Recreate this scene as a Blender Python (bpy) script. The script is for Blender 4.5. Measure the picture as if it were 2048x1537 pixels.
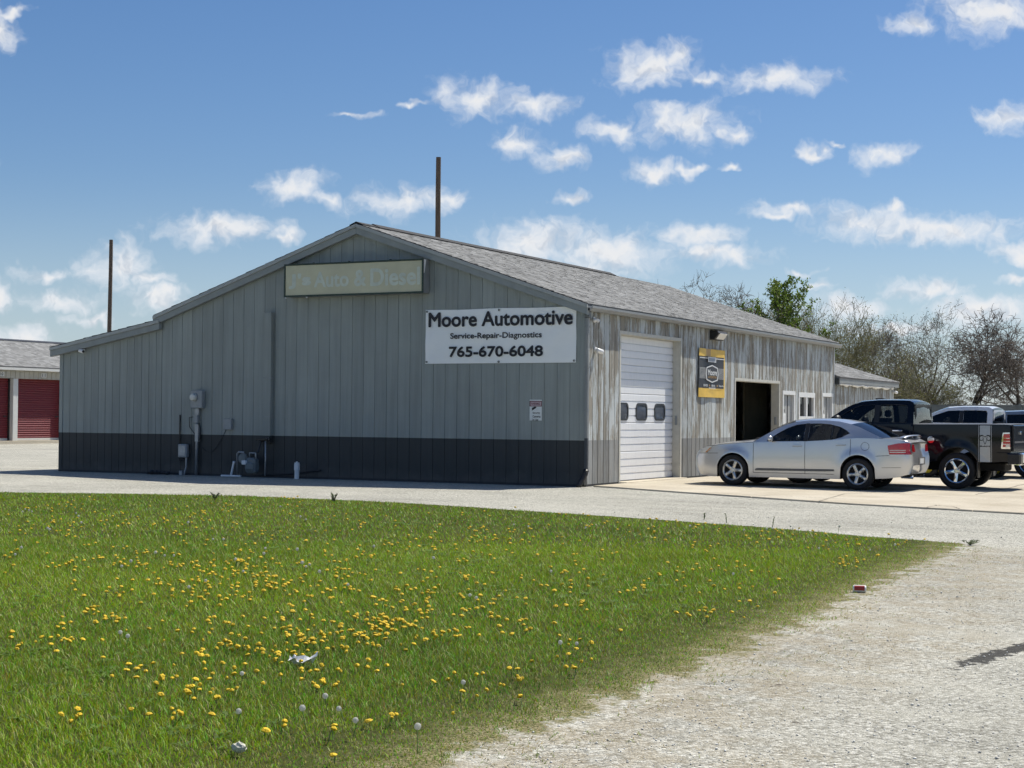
import bpy, bmesh, math, random
import numpy as np
from mathutils import Vector, Matrix, Euler

for o in list(bpy.data.objects):
    bpy.data.objects.remove(o, do_unlink=True)
SC = bpy.context.scene
COL = SC.collection
R = random.Random(7)
NR = np.random.default_rng(11)
rad = math.radians

# ------------------------------------------------------------------ camera
# world frame: origin at the building's near corner, +X out from the lit side wall,
# +Y along the side wall away from the viewer, Z up, metres
CAM = np.array([14.34975, -31.03166, 1.456])
YAW, PITCH, ROLL, FPX = 0.4777, 0.0203, 0.0086, 3249.9
cd = bpy.data.cameras.new('camera')
cam = bpy.data.objects.new('camera', cd)
COL.objects.link(cam)
cam.location = CAM
cam.rotation_euler = (Matrix.Rotation(YAW, 3, 'Z') @ Matrix.Rotation(math.pi/2 + PITCH, 3, 'X') @ Matrix.Rotation(ROLL, 3, 'Z')).to_euler()
cd.sensor_width = 36.0
cd.sensor_fit = 'HORIZONTAL'
cd.lens = FPX/2048*36
cd.clip_start, cd.clip_end = 0.1, 5000
SC.camera = cam

SUN_EL = rad(56.2)
SUN_AZ = math.atan2(0.25, 0.62)          # clockwise from +Y
SUN_DIR = Vector((math.sin(SUN_AZ)*math.cos(SUN_EL), math.cos(SUN_AZ)*math.cos(SUN_EL), math.sin(SUN_EL)))
sd = bpy.data.lights.new('sun', 'SUN')
sd.energy, sd.angle, sd.color = 5.0, rad(0.53), (1.0, 0.955, 0.86)
sun = bpy.data.objects.new('sun', sd)
COL.objects.link(sun)
sun.rotation_euler = SUN_DIR.to_track_quat('Z', 'Y').to_euler()
sun.location = (0, 0, 60)

SC.view_settings.view_transform = 'Standard'
SC.view_settings.look = 'None'
SC.view_settings.exposure = 0.22
SC.view_settings.gamma = 1.0
SC.view_settings.use_curve_mapping = False
SC.render.engine = 'CYCLES'
SC.cycles.use_adaptive_sampling = True
SC.cycles.adaptive_threshold = 0.03
SC.cycles.use_denoising = True
SC.cycles.max_bounces = 5
SC.cycles.diffuse_bounces = 2
SC.cycles.glossy_bounces = 3
SC.cycles.transmission_bounces = 4
SC.cycles.transparent_max_bounces = 12
SC.cycles.caustics_reflective = False
SC.cycles.caustics_refractive = False


def ray(px, py):
    """direction in the world of a pixel of the 2048 x 1537 photograph"""
    u, v = px-1024, py-768.5
    c, s = math.cos(ROLL), math.sin(ROLL)
    u, v = u*c+v*s, -u*s+v*c
    x, z0 = u/FPX, -v/FPX
    y = math.cos(PITCH)-z0*math.sin(PITCH)
    z = math.sin(PITCH)+z0*math.cos(PITCH)
    c, s = math.cos(YAW), math.sin(YAW)
    return np.array([x*c-y*s, x*s+y*c, z])


def gz(x):
    return -0.010*np.clip(x, 0, 12)


def ground_at(px, py, dz=0.0):
    r = ray(px, py)
    z = 0.0
    for _ in range(20):
        t = (z-CAM[2])/r[2]
        p = CAM+r*t
        z = float(gz(p[0]))+dz
    return np.array([p[0], p[1], z])


def at_dist(px, py, d):
    r = ray(px, py)
    return CAM+r*(d/math.hypot(r[0], r[1]))


# ------------------------------------------------------------------ sky
W = bpy.data.worlds.new('World')
SC.world = W
W.use_nodes = True


class NT:
    def __init__(self, tree):
        self.t, self.n, self.l = tree, tree.nodes, tree.links
        self.n.clear()

    def add(self, typ, **kw):
        nd = self.n.new(typ)
        for k, v in kw.items():
            setattr(nd, k, v)
        return nd

    def put(self, sock, v):
        if v is None:
            return
        if isinstance(v, bpy.types.NodeSocket):
            self.l.new(v, sock)
        else:
            if sock.type == 'RGBA' and hasattr(v, '__len__') and len(v) == 3:
                v = (*v, 1)
            sock.default_value = v

    def math(self, op, a, b=None, c=None, clamp=False):
        nd = self.add('ShaderNodeMath', operation=op, use_clamp=clamp)
        for i, v in enumerate((a, b, c)):
            self.put(nd.inputs[i], v)
        return nd.outputs[0]

    def vec(self, op, a, b=None, out=0):
        nd = self.add('ShaderNodeVectorMath', operation=op)
        self.put(nd.inputs[0], a)
        if b is not None:
            if op == 'SCALE':
                self.put(nd.inputs['Scale'], b)
            else:
                self.put(nd.inputs[1], b)
        return nd.outputs['Value' if op in ('LENGTH', 'DOT_PRODUCT') else 0]

    def noise(self, vec, scale, detail=4, rough=.55, dist=0.0, color=False, lac=2.0, dims='3D'):
        nd = self.add('ShaderNodeTexNoise', noise_dimensions=dims)
        self.put(nd.inputs['Vector'], vec)
        for k, v in (('Scale', scale), ('Detail', detail), ('Roughness', rough), ('Distortion', dist), ('Lacunarity', lac)):
            self.put(nd.inputs[k], v)
        return nd.outputs['Color' if color else 0]

    def voronoi(self, vec, scale, feature='F1', out='Distance', rnd=1.0):
        nd = self.add('ShaderNodeTexVoronoi', feature=feature)
        self.put(nd.inputs['Vector'], vec)
        self.put(nd.inputs['Scale'], scale)
        self.put(nd.inputs['Randomness'], rnd)
        return nd.outputs[out]

    def ramp(self, fac, stops, interp='LINEAR'):
        nd = self.add('ShaderNodeValToRGB')
        cr = nd.color_ramp
        cr.interpolation = interp
        while len(cr.elements) < len(stops):
            cr.elements.new(0.5)
        for e, (p, c) in zip(cr.elements, stops):
            e.position = p
            e.color = (c, c, c, 1) if not hasattr(c, '__len__') else (*c[:3], 1)
        self.put(nd.inputs[0], fac)
        return nd.outputs[0]

    def mix(self, fac, a, b, blend='MIX'):
        nd = self.add('ShaderNodeMix', data_type='RGBA', blend_type=blend, clamp_factor=True)
        self.put(nd.inputs[0], fac)
        self.put(nd.inputs[6], a)
        self.put(nd.inputs[7], b)
        return nd.outputs[2]

    def maprange(self, v, a, b, c=0.0, d=1.0, smooth=True):
        nd = self.add('ShaderNodeMapRange', interpolation_type='SMOOTHSTEP' if smooth else 'LINEAR')
        for i, x in enumerate((v, a, b, c, d)):
            self.put(nd.inputs[i], x)
        return nd.outputs[0]

    def mapping(self, vec, scale=(1, 1, 1), loc=(0, 0, 0), rot=(0, 0, 0)):
        nd = self.add('ShaderNodeMapping')
        self.put(nd.inputs[0], vec)
        nd.inputs['Location'].default_value = loc
        nd.inputs['Rotation'].default_value = rot
        nd.inputs['Scale'].default_value = scale
        return nd.outputs[0]


def build_sky():
    t = NT(W.node_tree)
    out = t.add('ShaderNodeOutputWorld')
    sky = t.add('ShaderNodeTexSky', sky_type='NISHITA')
    sky.sun_disc = False
    sky.sun_elevation = SUN_EL
    sky.sun_rotation = SUN_AZ
    sky.altitude = 260
    sky.air_density, sky.dust_density, sky.ozone_density = 1.0, 0.55, 2.2
    hs = t.add('ShaderNodeHueSaturation')
    hs.inputs['Saturation'].default_value = 1.22
    t.put(hs.inputs['Color'], sky.outputs[0])
    bg = t.add('ShaderNodeBackground')
    sepz = t.add('ShaderNodeSeparateXYZ')
    t.put(sepz.inputs[0], t.add('ShaderNodeTexCoord').outputs['Generated'])
    hz = t.math('SUBTRACT', 1.0, t.maprange(sepz.outputs[2], -.01, .15))
    skyc = t.mix(1.0, hs.outputs[0], (1.0, 1.03, 1.15), 'MULTIPLY')
    skyc = t.mix(t.math('MULTIPLY', hz, .52), skyc, (6.6, 8.3, 9.9))
    t.put(bg.inputs[0], skyc)
    bg.inputs[1].default_value = SKY_STRENGTH
    # clouds, laid out over the dome by direction
    d = t.add('ShaderNodeTexCoord').outputs['Generated']
    d = t.vec('NORMALIZE', d)
    rot = t.add('ShaderNodeVectorRotate', rotation_type='Z_AXIS')
    t.put(rot.inputs['Vector'], d)
    rot.inputs['Angle'].default_value = -YAW
    sep = t.add('ShaderNodeSeparateXYZ')
    t.put(sep.inputs[0], rot.outputs[0])
    X, Y, Z = sep.outputs
    ys = t.math('MAXIMUM', Y, 0.05)
    cmb = t.add('ShaderNodeCombineXYZ')
    t.put(cmb.inputs[0], t.math('DIVIDE', X, ys))
    t.put(cmb.inputs[1], t.math('DIVIDE', Z, ys))
    p = cmb.outputs[0]
    w1 = t.vec('SUBTRACT', t.noise(p, 42, 3, .58, color=True, dims='2D'), (.5, .5, .5))
    q = t.vec('ADD', p, t.vec('MULTIPLY', w1, (.030, .020, 0)))
    blobs = [
        (950, 196, 92, 40), (1070, 212, 74, 26), (828, 208, 36, 9),
        (1295, 132, 100, 46), (1352, 108, 42, 30), (1412, 156, 50, 17), (1550, 158, 105, 32),
        (1975, 22, 120, 52), (1832, 48, 58, 24), (2012, 238, 70, 34),
        (1228, 262, 64, 30), (1380, 250, 105, 46), (1470, 272, 40, 18),
        (1035, 286, 68, 30), (1115, 315, 50, 24), (1310, 346, 64, 26), (1385, 335, 26, 12),
        (1628, 302, 36, 15), (1675, 290, 26, 9), (1765, 312, 72, 25),
        (592, 370, 72, 33), (662, 401, 40, 16), (815, 402, 118, 35), (905, 400, 40, 20),
        (440, 455, 130, 32), (550, 470, 52, 14),
        (1080, 488, 135, 50), (1210, 505, 150, 50), (1400, 468, 90, 30), (1440, 508, 112, 24), (1150, 540, 150, 24),
        (1575, 420, 84, 20), (1545, 434, 50, 14), (1725, 448, 112, 36), (1900, 462, 190, 33), (1785, 425, 36, 22),
        (240, 535, 78, 50), (290, 560, 60, 22), (85, 552, 66, 18),
        (115, 605, 82, 24), (180, 634, 50, 13), (312, 598, 62, 27), (45, 672, 72, 26), (-10, 590, 30, 30),
        (1860, 582, 95, 26), (1700, 618, 100, 30), (1960, 622, 130, 34), (2040, 505, 52, 22), (2040, 560, 40, 12),
        (1140, 398, 32, 14), (705, 225, 52, 9), (0, 55, 34, 45), (40, 22, 40, 14),
        (1462, 338, 26, 9), (1608, 545, 34, 10), (1640, 572, 34, 11), (1780, 660, 90, 16),
        (-90, 300, 70, 40), (2140, 330, 60, 30)]
    acc = None
    for (bx, by, rx, ry) in blobs:
        r = ray(bx, by)
        c, s = math.cos(-YAW), math.sin(-YAW)
        x, y = r[0]*c-r[1]*s, r[0]*s+r[1]*c
        k = FPX*1.0
        v = t.vec('SUBTRACT', q, (x/y, r[2]/y, 0))
        v = t.vec('MULTIPLY', v, (k/(rx*1.10), k/(ry*1.12), 0))
        L = t.vec('LENGTH', v)
        acc = L if acc is None else t.math('MINIMUM', acc, L)
    shape = t.math('SUBTRACT', 1.05, acc)
    fine = t.noise(q, 62, 5, .57, dims='2D')
    dens = t.math('ADD', shape, t.math('MULTIPLY', t.math('SUBTRACT', fine, .5), 1.35))
    inview = t.maprange(Y, .55, .75)
    m1 = t.math('MULTIPLY', t.maprange(dens, -0.12, 1.05), inview)
    # the same broken cumulus goes on over the rest of the dome
    zz = t.math('ADD', t.math('MAXIMUM', Z, 0.0), 0.14)
    cm2 = t.add('ShaderNodeCombineXYZ')
    t.put(cm2.inputs[0], t.math('DIVIDE', X, zz))
    t.put(cm2.inputs[1], t.math('DIVIDE', Y, zz))
    n2 = t.noise(cm2.outputs[0], 1.7, 4, .6, dims='2D')
    m2 = t.math('MULTIPLY', t.maprange(n2, .56, .70), t.math('SUBTRACT', 1.0, t.maprange(Y, .80, .92)))
    m2 = t.math('MULTIPLY', m2, t.maprange(Z, -.02, .05))
    mask = t.math('MAXIMUM', m1, m2)
    # thicker cloud is a little greyer below
    thick = t.maprange(dens, .35, 1.5)
    ccol = t.mix(thick, (.86, .90, .96), (.95, .94, .93))
    # puffs: lit on top, greyer underneath
    fup = t.noise(t.vec('ADD', q, (.0012, .0060, 0)), 62, 3, .55, dims='2D')
    fdn = t.noise(q, 62, 3, .55, dims='2D')
    relief = t.math('MULTIPLY', t.math('SUBTRACT', fup, fdn), 3.2)
    ccol = t.mix(t.math('MULTIPLY', t.maprange(relief, -.10, .9), .75), ccol, (.64, .68, .75))
    cb = t.add('ShaderNodeBackground')
    t.put(cb.inputs[0], ccol)
    cb.inputs[1].default_value = CLOUD_STRENGTH
    mx = t.add('ShaderNodeMixShader')
    t.put(mx.inputs[0], t.math('MULTIPLY', mask, .94))
    t.l.new(bg.outputs[0], mx.inputs[1])
    t.l.new(cb.outputs[0], mx.inputs[2])
    t.l.new(mx.outputs[0], out.inputs[0])


SKY_STRENGTH, CLOUD_STRENGTH = 0.070, 0.80
build_sky()
W.cycles.sampling_method = 'MANUAL'
W.cycles.sample_map_resolution = 512

# ------------------------------------------------------------------ mesh helpers


class MB:
    def __init__(self):
        self.v, self.f, self.m = [], [], []

    def face(self, pts, m=0):
        i = len(self.v)
        self.v += [tuple(map(float, p)) for p in pts]
        self.f.append(tuple(range(i, i+len(pts))))
        self.m.append(m)
        return self

    def box(self, x0, x1, y0, y1, z0, z1, m=0):
        i = len(self.v)
        self.v += [(x, y, z) for z in (z0, z1) for y in (y0, y1) for x in (x0, x1)]
        for q in ((0, 2, 3, 1), (4, 5, 7, 6), (0, 1, 5, 4), (2, 6, 7, 3), (0, 4, 6, 2), (1, 3, 7, 5)):
            self.f.append(tuple(i+k for k in q))
            self.m.append(m)
        return self

    def rbox(self, x0, x1, y0, y1, z0, z1, b=.01, m=0):
        """box with chamfered edges"""
        i = len(self.v)
        idx = {}
        for sx in (0, 1):
            for sy in (0, 1):
                for sz in (0, 1):
                    for ax in range(3):
                        c = [(x0, x1)[sx], (y0, y1)[sy], (z0, z1)[sz]]
                        sg = (sx, sy, sz)
                        for a in range(3):
                            if a != ax:
                                c[a] += b*(1-2*sg[a])
                        idx[sx, sy, sz, ax] = len(self.v)
                        self.v.append(tuple(c))
        fs = []
        for ax in range(3):
            o1, o2 = (ax+1) % 3, (ax+2) % 3
            for s in (0, 1):
                q = []
                for a, c in ((0, 0), (1, 0), (1, 1), (0, 1)):
                    sg = [0, 0, 0]
                    sg[ax], sg[o1], sg[o2] = s, a, c
                    q.append(idx[(*sg, ax)])
                fs.append(q if s else q[::-1])
        for ax in range(3):
            o1, o2 = (ax+1) % 3, (ax+2) % 3
            for a in (0, 1):
                for c in (0, 1):
                    q = []
                    for s, w in ((0, o1), (1, o1), (1, o2), (0, o2)):
                        sg = [0, 0, 0]
                        sg[ax], sg[o1], sg[o2] = s, a, c
                        q.append(idx[(*sg, w)])
                    fs.append(q if a == c else q[::-1])
        for sx in (0, 1):
            for sy in (0, 1):
                for sz in (0, 1):
                    q = [idx[sx, sy, sz, k] for k in range(3)]
                    fs.append(q if (sx+sy+sz) % 2 else q[::-1])
        self.f += [tuple(q) for q in fs]
        self.m += [m]*len(fs)
        return self

    def prism(self, poly, axis, a, b, m=0, caps=True):
        """poly: 2D points in the two other axes (cyclic order), extruded along axis from a to b"""
        def P(p, d):
            c = [0, 0, 0]
            c[axis] = d
            c[(axis+1) % 3], c[(axis+2) % 3] = p
            return tuple(c)
        n = len(poly)
        i = len(self.v)
        self.v += [P(p, a) for p in poly]+[P(p, b) for p in poly]
        for k in range(n):
            j = (k+1) % n
            self.f.append((i+k, i+j, i+n+j, i+n+k))
            self.m.append(m)
        if caps:
            self.f.append(tuple(i+k for k in range(n))[::-1])
            self.f.append(tuple(i+n+k for k in range(n)))
            self.m += [m, m]
        return self

    def tube(self, pts, r, n=8, m=0, cap=True):
        pts = [Vector(p) for p in pts]
        rs = r if hasattr(r, '__len__') else [r]*len(pts)
        i = len(self.v)
        prev = None
        for k, p in enumerate(pts):
            a = pts[max(k-1, 0)]
            b = pts[min(k+1, len(pts)-1)]
            d = (b-a).normalized()
            if prev is None:
                u = d.orthogonal().normalized()
            else:
                u = (prev-d*prev.dot(d))
                u = u.normalized() if u.length > 1e-6 else d.orthogonal().normalized()
            prev = u
            w = d.cross(u)
            for q in range(n):
                an = 2*math.pi*q/n
                self.v.append(tuple(p+(u*math.cos(an)+w*math.sin(an))*rs[k]))
        for k in range(len(pts)-1):
            for q in range(n):
                a, b = i+k*n+q, i+k*n+(q+1) % n
                self.f.append((a, b, b+n, a+n))
                self.m.append(m)
        if cap:
            self.f.append(tuple(i+q for q in range(n))[::-1])
            e = i+(len(pts)-1)*n
            self.f.append(tuple(e+q for q in range(n)))
            self.m += [m, m]
        return self

    def lathe(self, prof, c=(0, 0, 0), axis=2, n=24, m=0, closed=False):
        """prof: (radius, offset along axis)"""
        i = len(self.v)
        for (r, h) in prof:
            for q in range(n):
                an = 2*math.pi*q/n
                p = [0, 0, 0]
                p[axis] = c[axis]+h
                p[(axis+1) % 3] = c[(axis+1) % 3]+r*math.cos(an)
                p[(axis+2) % 3] = c[(axis+2) % 3]+r*math.sin(an)
                self.v.append(tuple(p))
        k = len(prof)
        for a in range(k if closed else k-1):
            b = (a+1) % k
            for q in range(n):
                w = (q+1) % n
                self.f.append((i+a*n+q, i+a*n+w, i+b*n+w, i+b*n+q))
                self.m.append(m)
        return self

    def sphere(self, c, r, n=10, k=6, m=0, sc=(1, 1, 1)):
        i = len(self.v)
        for a in range(k+1):
            th = math.pi*a/k
            for q in range(n):
                ph = 2*math.pi*q/n
                self.v.append((c[0]+r*sc[0]*math.sin(th)*math.cos(ph), c[1]+r*sc[1]*math.sin(th)*math.sin(ph), c[2]+r*sc[2]*math.cos(th)))
        for a in range(k):
            for q in range(n):
                w = (q+1) % n
                self.f.append((i+a*n+q, i+(a+1)*n+q, i+(a+1)*n+w, i+a*n+w))
                self.m.append(m)
        return self

    def grid(self, rows, m=0, flip=False):
        i = len(self.v)
        n = len(rows[0])
        for r in rows:
            self.v += [tuple(map(float, p)) for p in r]
        for a in range(len(rows)-1):
            for b in range(n-1):
                q = (i+a*n+b, i+a*n+b+1, i+(a+1)*n+b+1, i+(a+1)*n+b)
                self.f.append(q[::-1] if flip else q)
                self.m.append(m)
        return self

    def mesh(self, name, mats, smooth=False, merge=0.0, fix=True):
        me = bpy.data.meshes.new(name)
        me.from_pydata(self.v, [], self.f)
        for mt in (mats if isinstance(mats, (list, tuple)) else [mats]):
            me.materials.append(mt)
        me.polygons.foreach_set('material_index', self.m)
        if fix or merge:
            bm = bmesh.new()
            bm.from_mesh(me)
            if merge:
                bmesh.ops.remove_doubles(bm, verts=bm.verts, dist=merge)
            if fix:
                bmesh.ops.recalc_face_normals(bm, faces=bm.faces)
            bm.to_mesh(me)
            bm.free()
        if smooth:
            me.polygons.foreach_set('use_smooth', [True]*len(me.polygons))
        me.update()
        return me

    def build(self, name, mats, parent=None, smooth=False, merge=0.0, fix=True, **tags):
        return link(name, self.mesh(name, mats, smooth, merge, fix), parent, **tags)


def tag(o, label=None, category=None, group=None, kind=None):
    for k, v in (('label', label), ('category', category), ('group', group), ('kind', kind)):
        if v:
            o[k] = v
    return o


def link(name, me, parent=None, **tags):
    o = bpy.data.objects.new(name, me)
    COL.objects.link(o)
    if parent is not None:
        o.parent = parent
    return tag(o, **tags)


def empty(name, loc=(0, 0, 0), rz=0.0, **tags):
    o = bpy.data.objects.new(name, None)
    COL.objects.link(o)
    o.location = loc
    o.rotation_euler = (0, 0, rz)
    o.empty_display_size = .2
    return tag(o, **tags)


def copy_tree(o, parent=None):
    c = o.copy()
    COL.objects.link(c)
    if parent is not None:
        c.parent = parent
    for ch in list(o.children):
        copy_tree(ch, c)
    return c


def np_mesh(name, V, F, mats, mat_idx=None, tint=None, smooth=False):
    """V (n,3), F (m,k) all faces alike; tint: per-vertex rgb"""
    me = bpy.data.meshes.new(name)
    n, (m, k) = len(V), F.shape
    me.vertices.add(n)
    me.vertices.foreach_set('co', np.ascontiguousarray(V, dtype=np.float32).ravel())
    me.loops.add(m*k)
    me.loops.foreach_set('vertex_index', np.ascontiguousarray(F, dtype=np.int32).ravel())
    me.polygons.add(m)
    me.polygons.foreach_set('loop_start', np.arange(0, m*k, k, dtype=np.int32))
    me.polygons.foreach_set('loop_total', np.full(m, k, dtype=np.int32))
    for mt in (mats if isinstance(mats, (list, tuple)) else [mats]):
        me.materials.append(mt)
    if mat_idx is not None:
        me.polygons.foreach_set('material_index', mat_idx.astype(np.int32))
    if smooth:
        me.polygons.foreach_set('use_smooth', np.ones(m, dtype=bool))
    if tint is not None:
        at = me.color_attributes.new('tint', 'FLOAT_COLOR', 'POINT')
        c = np.ones((n, 4), dtype=np.float32)
        c[:, :3] = tint
        at.data.foreach_set('color', c.ravel())
    me.update(calc_edges=True)
    me.validate()
    return me


# ------------------------------------------------------------------ materials
MATS = {}


def newmat(name):
    m = bpy.data.materials.new(name)
    m.use_nodes = True
    t = NT(m.node_tree)
    out = t.add('ShaderNodeOutputMaterial')
    b = t.add('ShaderNodeBsdfPrincipled')
    t.l.new(b.outputs[0], out.inputs[0])
    MATS[name] = m
    return m, t, b, out


def coords(t, kind='Object'):
    if kind == 'World':
        return t.add('ShaderNodeNewGeometry').outputs['Position']
    return t.add('ShaderNodeTexCoord').outputs[kind]


def bump(t, b, h, strength=.3, dist=.01):
    nd = t.add('ShaderNodeBump')
    nd.inputs['Strength'].default_value = strength
    nd.inputs['Distance'].default_value = dist
    t.put(nd.inputs['Height'], h)
    t.l.new(nd.outputs[0], b.inputs['Normal'])


def pm(name, col, rough=.6, metal=0.0, var=.12, scale=5.0, bmp=0.0, bscale=60.0, stretch=(1, 1, 1), rnd=0.0, coat=0.0, dirt=0.0, dirtcol=(.12, .10, .08), spec=.5, emit=None):
    """plain procedural surface: base colour, blotchy variation, optional dirt and fine relief"""
    m, t, b, out = newmat(name)
    P = t.mapping(coords(t, 'World'), stretch)
    n = t.noise(P, scale, 5, .6)
    c = t.mix(1.0, col, t.ramp(n, [(.25, 1-var), (.75, 1+var)]), 'MULTIPLY')
    if rnd:
        r = t.add('ShaderNodeObjectInfo').outputs['Random']
        c = t.mix(1.0, c, t.ramp(r, [(0, 1-rnd), (1, 1+rnd)]), 'MULTIPLY')
    if dirt:
        d = t.maprange(t.noise(P, scale*.6, 7, .7, 1.0), .52, .75)
        c = t.mix(t.math('MULTIPLY', d, dirt), c, dirtcol)
    t.put(b.inputs['Base Color'], c)
    b.inputs['Roughness'].default_value = rough
    b.inputs['Metallic'].default_value = metal
    b.inputs['Specular IOR Level'].default_value = spec
    b.inputs['Coat Weight'].default_value = coat
    b.inputs['Coat Roughness'].default_value = .04
    if bmp:
        bump(t, b, t.noise(P, bscale, 4, .6), bmp)
    return m


def glassmat(name, tint=.3, rough=.0, refl=1.0):
    m, t, b, out = newmat(name)
    t.n.remove(b)
    tr = t.add('ShaderNodeBsdfTransparent')
    tr.inputs[0].default_value = (tint*.95, tint, tint*.98, 1)
    gl = t.add('ShaderNodeBsdfGlossy')
    gl.inputs['Roughness'].default_value = rough
    gl.inputs[0].default_value = (refl, refl, refl, 1)
    fr = t.add('ShaderNodeFresnel')
    fr.inputs[0].default_value = 1.5
    mx = t.add('ShaderNodeMixShader')
    t.l.new(fr.outputs[0], mx.inputs[0])
    t.l.new(tr.outputs[0], mx.inputs[1])
    t.l.new(gl.outputs[0], mx.inputs[2])
    t.l.new(mx.outputs[0], out.inputs[0])
    return m

# ------------------------------------------------------------------ surface materials
def gravel_nodes(t):
    """crushed stone: two stone sizes, dusty tracks, a sandy verge by the lawn, a worn tar patch"""
    P = coords(t, 'World')
    vn = t.add('ShaderNodeTexVoronoi', voronoi_dimensions='2D')
    t.put(vn.inputs['Vector'], P)
    vn.inputs['Scale'].default_value = 55
    v1, d1 = vn.outputs['Color'], vn.outputs['Distance']
    vm = t.add('ShaderNodeTexVoronoi', voronoi_dimensions='2D')
    t.put(vm.inputs['Vector'], P)
    vm.inputs['Scale'].default_value = 150
    sp = t.add('ShaderNodeSeparateColor')
    t.put(sp.inputs[0], v1)
    sp2 = t.add('ShaderNodeSeparateColor')
    t.put(sp2.inputs[0], vm.outputs['Color'])
    stone = t.ramp(sp.outputs[0], [(0, (.10, .095, .075)), (.3, (.285, .275, .235)), (.65, (.45, .435, .375)), (1, (.78, .765, .69))])
    fine = t.ramp(sp2.outputs[0], [(0, (.24, .23, .195)), (1, (.52, .505, .435))])
    c = t.mix(.36, stone, fine)
    big = t.noise(P, .35, 3, .6, dims='2D')
    c = t.mix(1.0, c, t.ramp(big, [(.3, .93), (.7, 1.22)]), 'MULTIPLY')
    tr = t.noise(t.mapping(P, (.12, 1.6, 1)), 1.2, 3, .6, dims='2D')
    c = t.mix(t.math('MULTIPLY', t.maprange(tr, .45, .7), .40), c, (.52, .50, .425))
    sx = t.add('ShaderNodeSeparateXYZ')
    t.put(sx.inputs[0], P)
    x, y = sx.outputs[0], sx.outputs[1]
    mid = t.noise(P, 3.3, 5, .7, dims='2D')
    wob = t.math('MULTIPLY', t.math('SUBTRACT', t.noise(P, .9, 3, .65, dims='2D'), .5), 1.9)
    xe = t.math('ADD', x, wob)
    strip = t.math('MULTIPLY', t.maprange(xe, 9.6, 10.5), t.math('SUBTRACT', 1.0, t.maprange(xe, 11.2, 12.4)))
    strip = t.math('MULTIPLY', strip, t.math('SUBTRACT', 1.0, t.maprange(y, -11.5, -9.5)))
    strip = t.math('MULTIPLY', strip, t.maprange(mid, .34, .6))
    c = t.mix(t.math('MULTIPLY', strip, .42), c, t.mix(sp2.outputs[1], (.22, .17, .095), (.44, .36, .23)))
    ga, gb = ground_at(1936, 1327), ground_at(2050, 1292)
    tx = t.math('SUBTRACT', x, float(ga[0]+gb[0])/2)
    ty = t.math('SUBTRACT', y, float(ga[1]+gb[1])/2)
    an = math.atan2(gb[1]-ga[1], gb[0]-ga[0])
    ca, sa = math.cos(an), math.sin(an)
    ta = t.math('ADD', t.math('MULTIPLY', tx, ca), t.math('MULTIPLY', ty, sa))
    tb = t.math('SUBTRACT', t.math('MULTIPLY', ty, ca), t.math('MULTIPLY', tx, sa))
    tl = t.math('SQRT', t.math('ADD', t.math('POWER', t.math('DIVIDE', ta, .80), 2), t.math('POWER', t.math('DIVIDE', tb, .095), 2)))
    hf = t.noise(P, 10, 4, .72, dims='2D')
    tar = t.math('SUBTRACT', 1.0, t.maprange(t.math('ADD', tl, t.math('MULTIPLY', t.math('SUBTRACT', hf, .5), 3.0)), .85, 1.0))
    c = t.mix(t.math('MULTIPLY', tar, .9), c, (.035, .034, .033))
    crumbs = t.math('MULTIPLY', t.maprange(mid, .66, .72), t.maprange(hf, .45, .6))
    c = t.mix(t.math('MULTIPLY', crumbs, .7), c, (.07, .055, .04))
    hgt = t.math('ADD', t.math('MULTIPLY', d1, -.8), t.math('MULTIPLY', vm.outputs['Distance'], -.35))
    return P, c, hgt, x, y


def mat_gravel():
    m, t, b, out = newmat('gravel')
    P, c, hgt, x, y = gravel_nodes(t)
    t.put(b.inputs['Base Color'], c)
    b.inputs['Roughness'].default_value = .95
    b.inputs['Specular IOR Level'].default_value = .15
    bump(t, b, hgt, .85, .014)
    return m


def mat_concrete():
    m, t, b, out = newmat('concrete')
    P = coords(t, 'World')
    n1 = t.noise(P, .55, 6, .62)
    n2 = t.noise(P, 22, 5, .7)
    c = t.ramp(n1, [(.3, (.40, .35, .265)), (.52, (.50, .445, .35)), (.72, (.565, .515, .415))])
    c = t.mix(.5, c, t.mix(1.0, c, t.ramp(n2, [(.3, .72), (.7, 1.25)]), 'MULTIPLY'))
    st = t.maprange(t.noise(P, .9, 7, .7, .6), .58, .74)
    c = t.mix(t.math('MULTIPLY', st, .35), c, (.20, .15, .10))
    r = t.add('ShaderNodeObjectInfo').outputs['Random']
    c = t.mix(1.0, c, t.ramp(r, [(0, .93), (1, 1.05)]), 'MULTIPLY')
    t.put(b.inputs['Base Color'], c)
    b.inputs['Roughness'].default_value = .9
    b.inputs['Specular IOR Level'].default_value = .2
    bump(t, b, n2, .25, .006)
    return m


def mat_soil():
    """turf soil that breaks up into the road's gravel along the lawn's right edge"""
    m, t, b, out = newmat('lawn_soil')
    P, gc, hgt, x, y = gravel_nodes(t)
    n = t.noise(P, 1.2, 3, .65, dims='2D')
    f = t.noise(P, 45, 3, .75, dims='2D')
    c = t.mix(f, t.ramp(n, [(.3, (.026, .042, .008)), (.7, (.055, .080, .014))]), (.085, .085, .026))  # soil colour darkened to paint in the shade between blades
    xe = t.maprange(y, -10.6, -21.5, 10.18, 10.82, smooth=False)
    d = t.math('SUBTRACT', xe, x)
    d = t.math('ADD', d, t.math('MULTIPLY', t.math('SUBTRACT', t.noise(P, 3.5, 5, .72, dims='2D'), .5), 1.1))
    worn = t.mix(t.maprange(f, .35, .65), (.33, .28, .16), (.085, .10, .025))
    c = t.mix(t.maprange(d, .15, .75), worn, c)
    c = t.mix(t.maprange(d, .02, .20), gc, c)
    t.put(b.inputs['Base Color'], c)
    b.inputs['Roughness'].default_value = .95
    b.inputs['Specular IOR Level'].default_value = .1
    bump(t, b, hgt, .7, .014)
    return m


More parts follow.
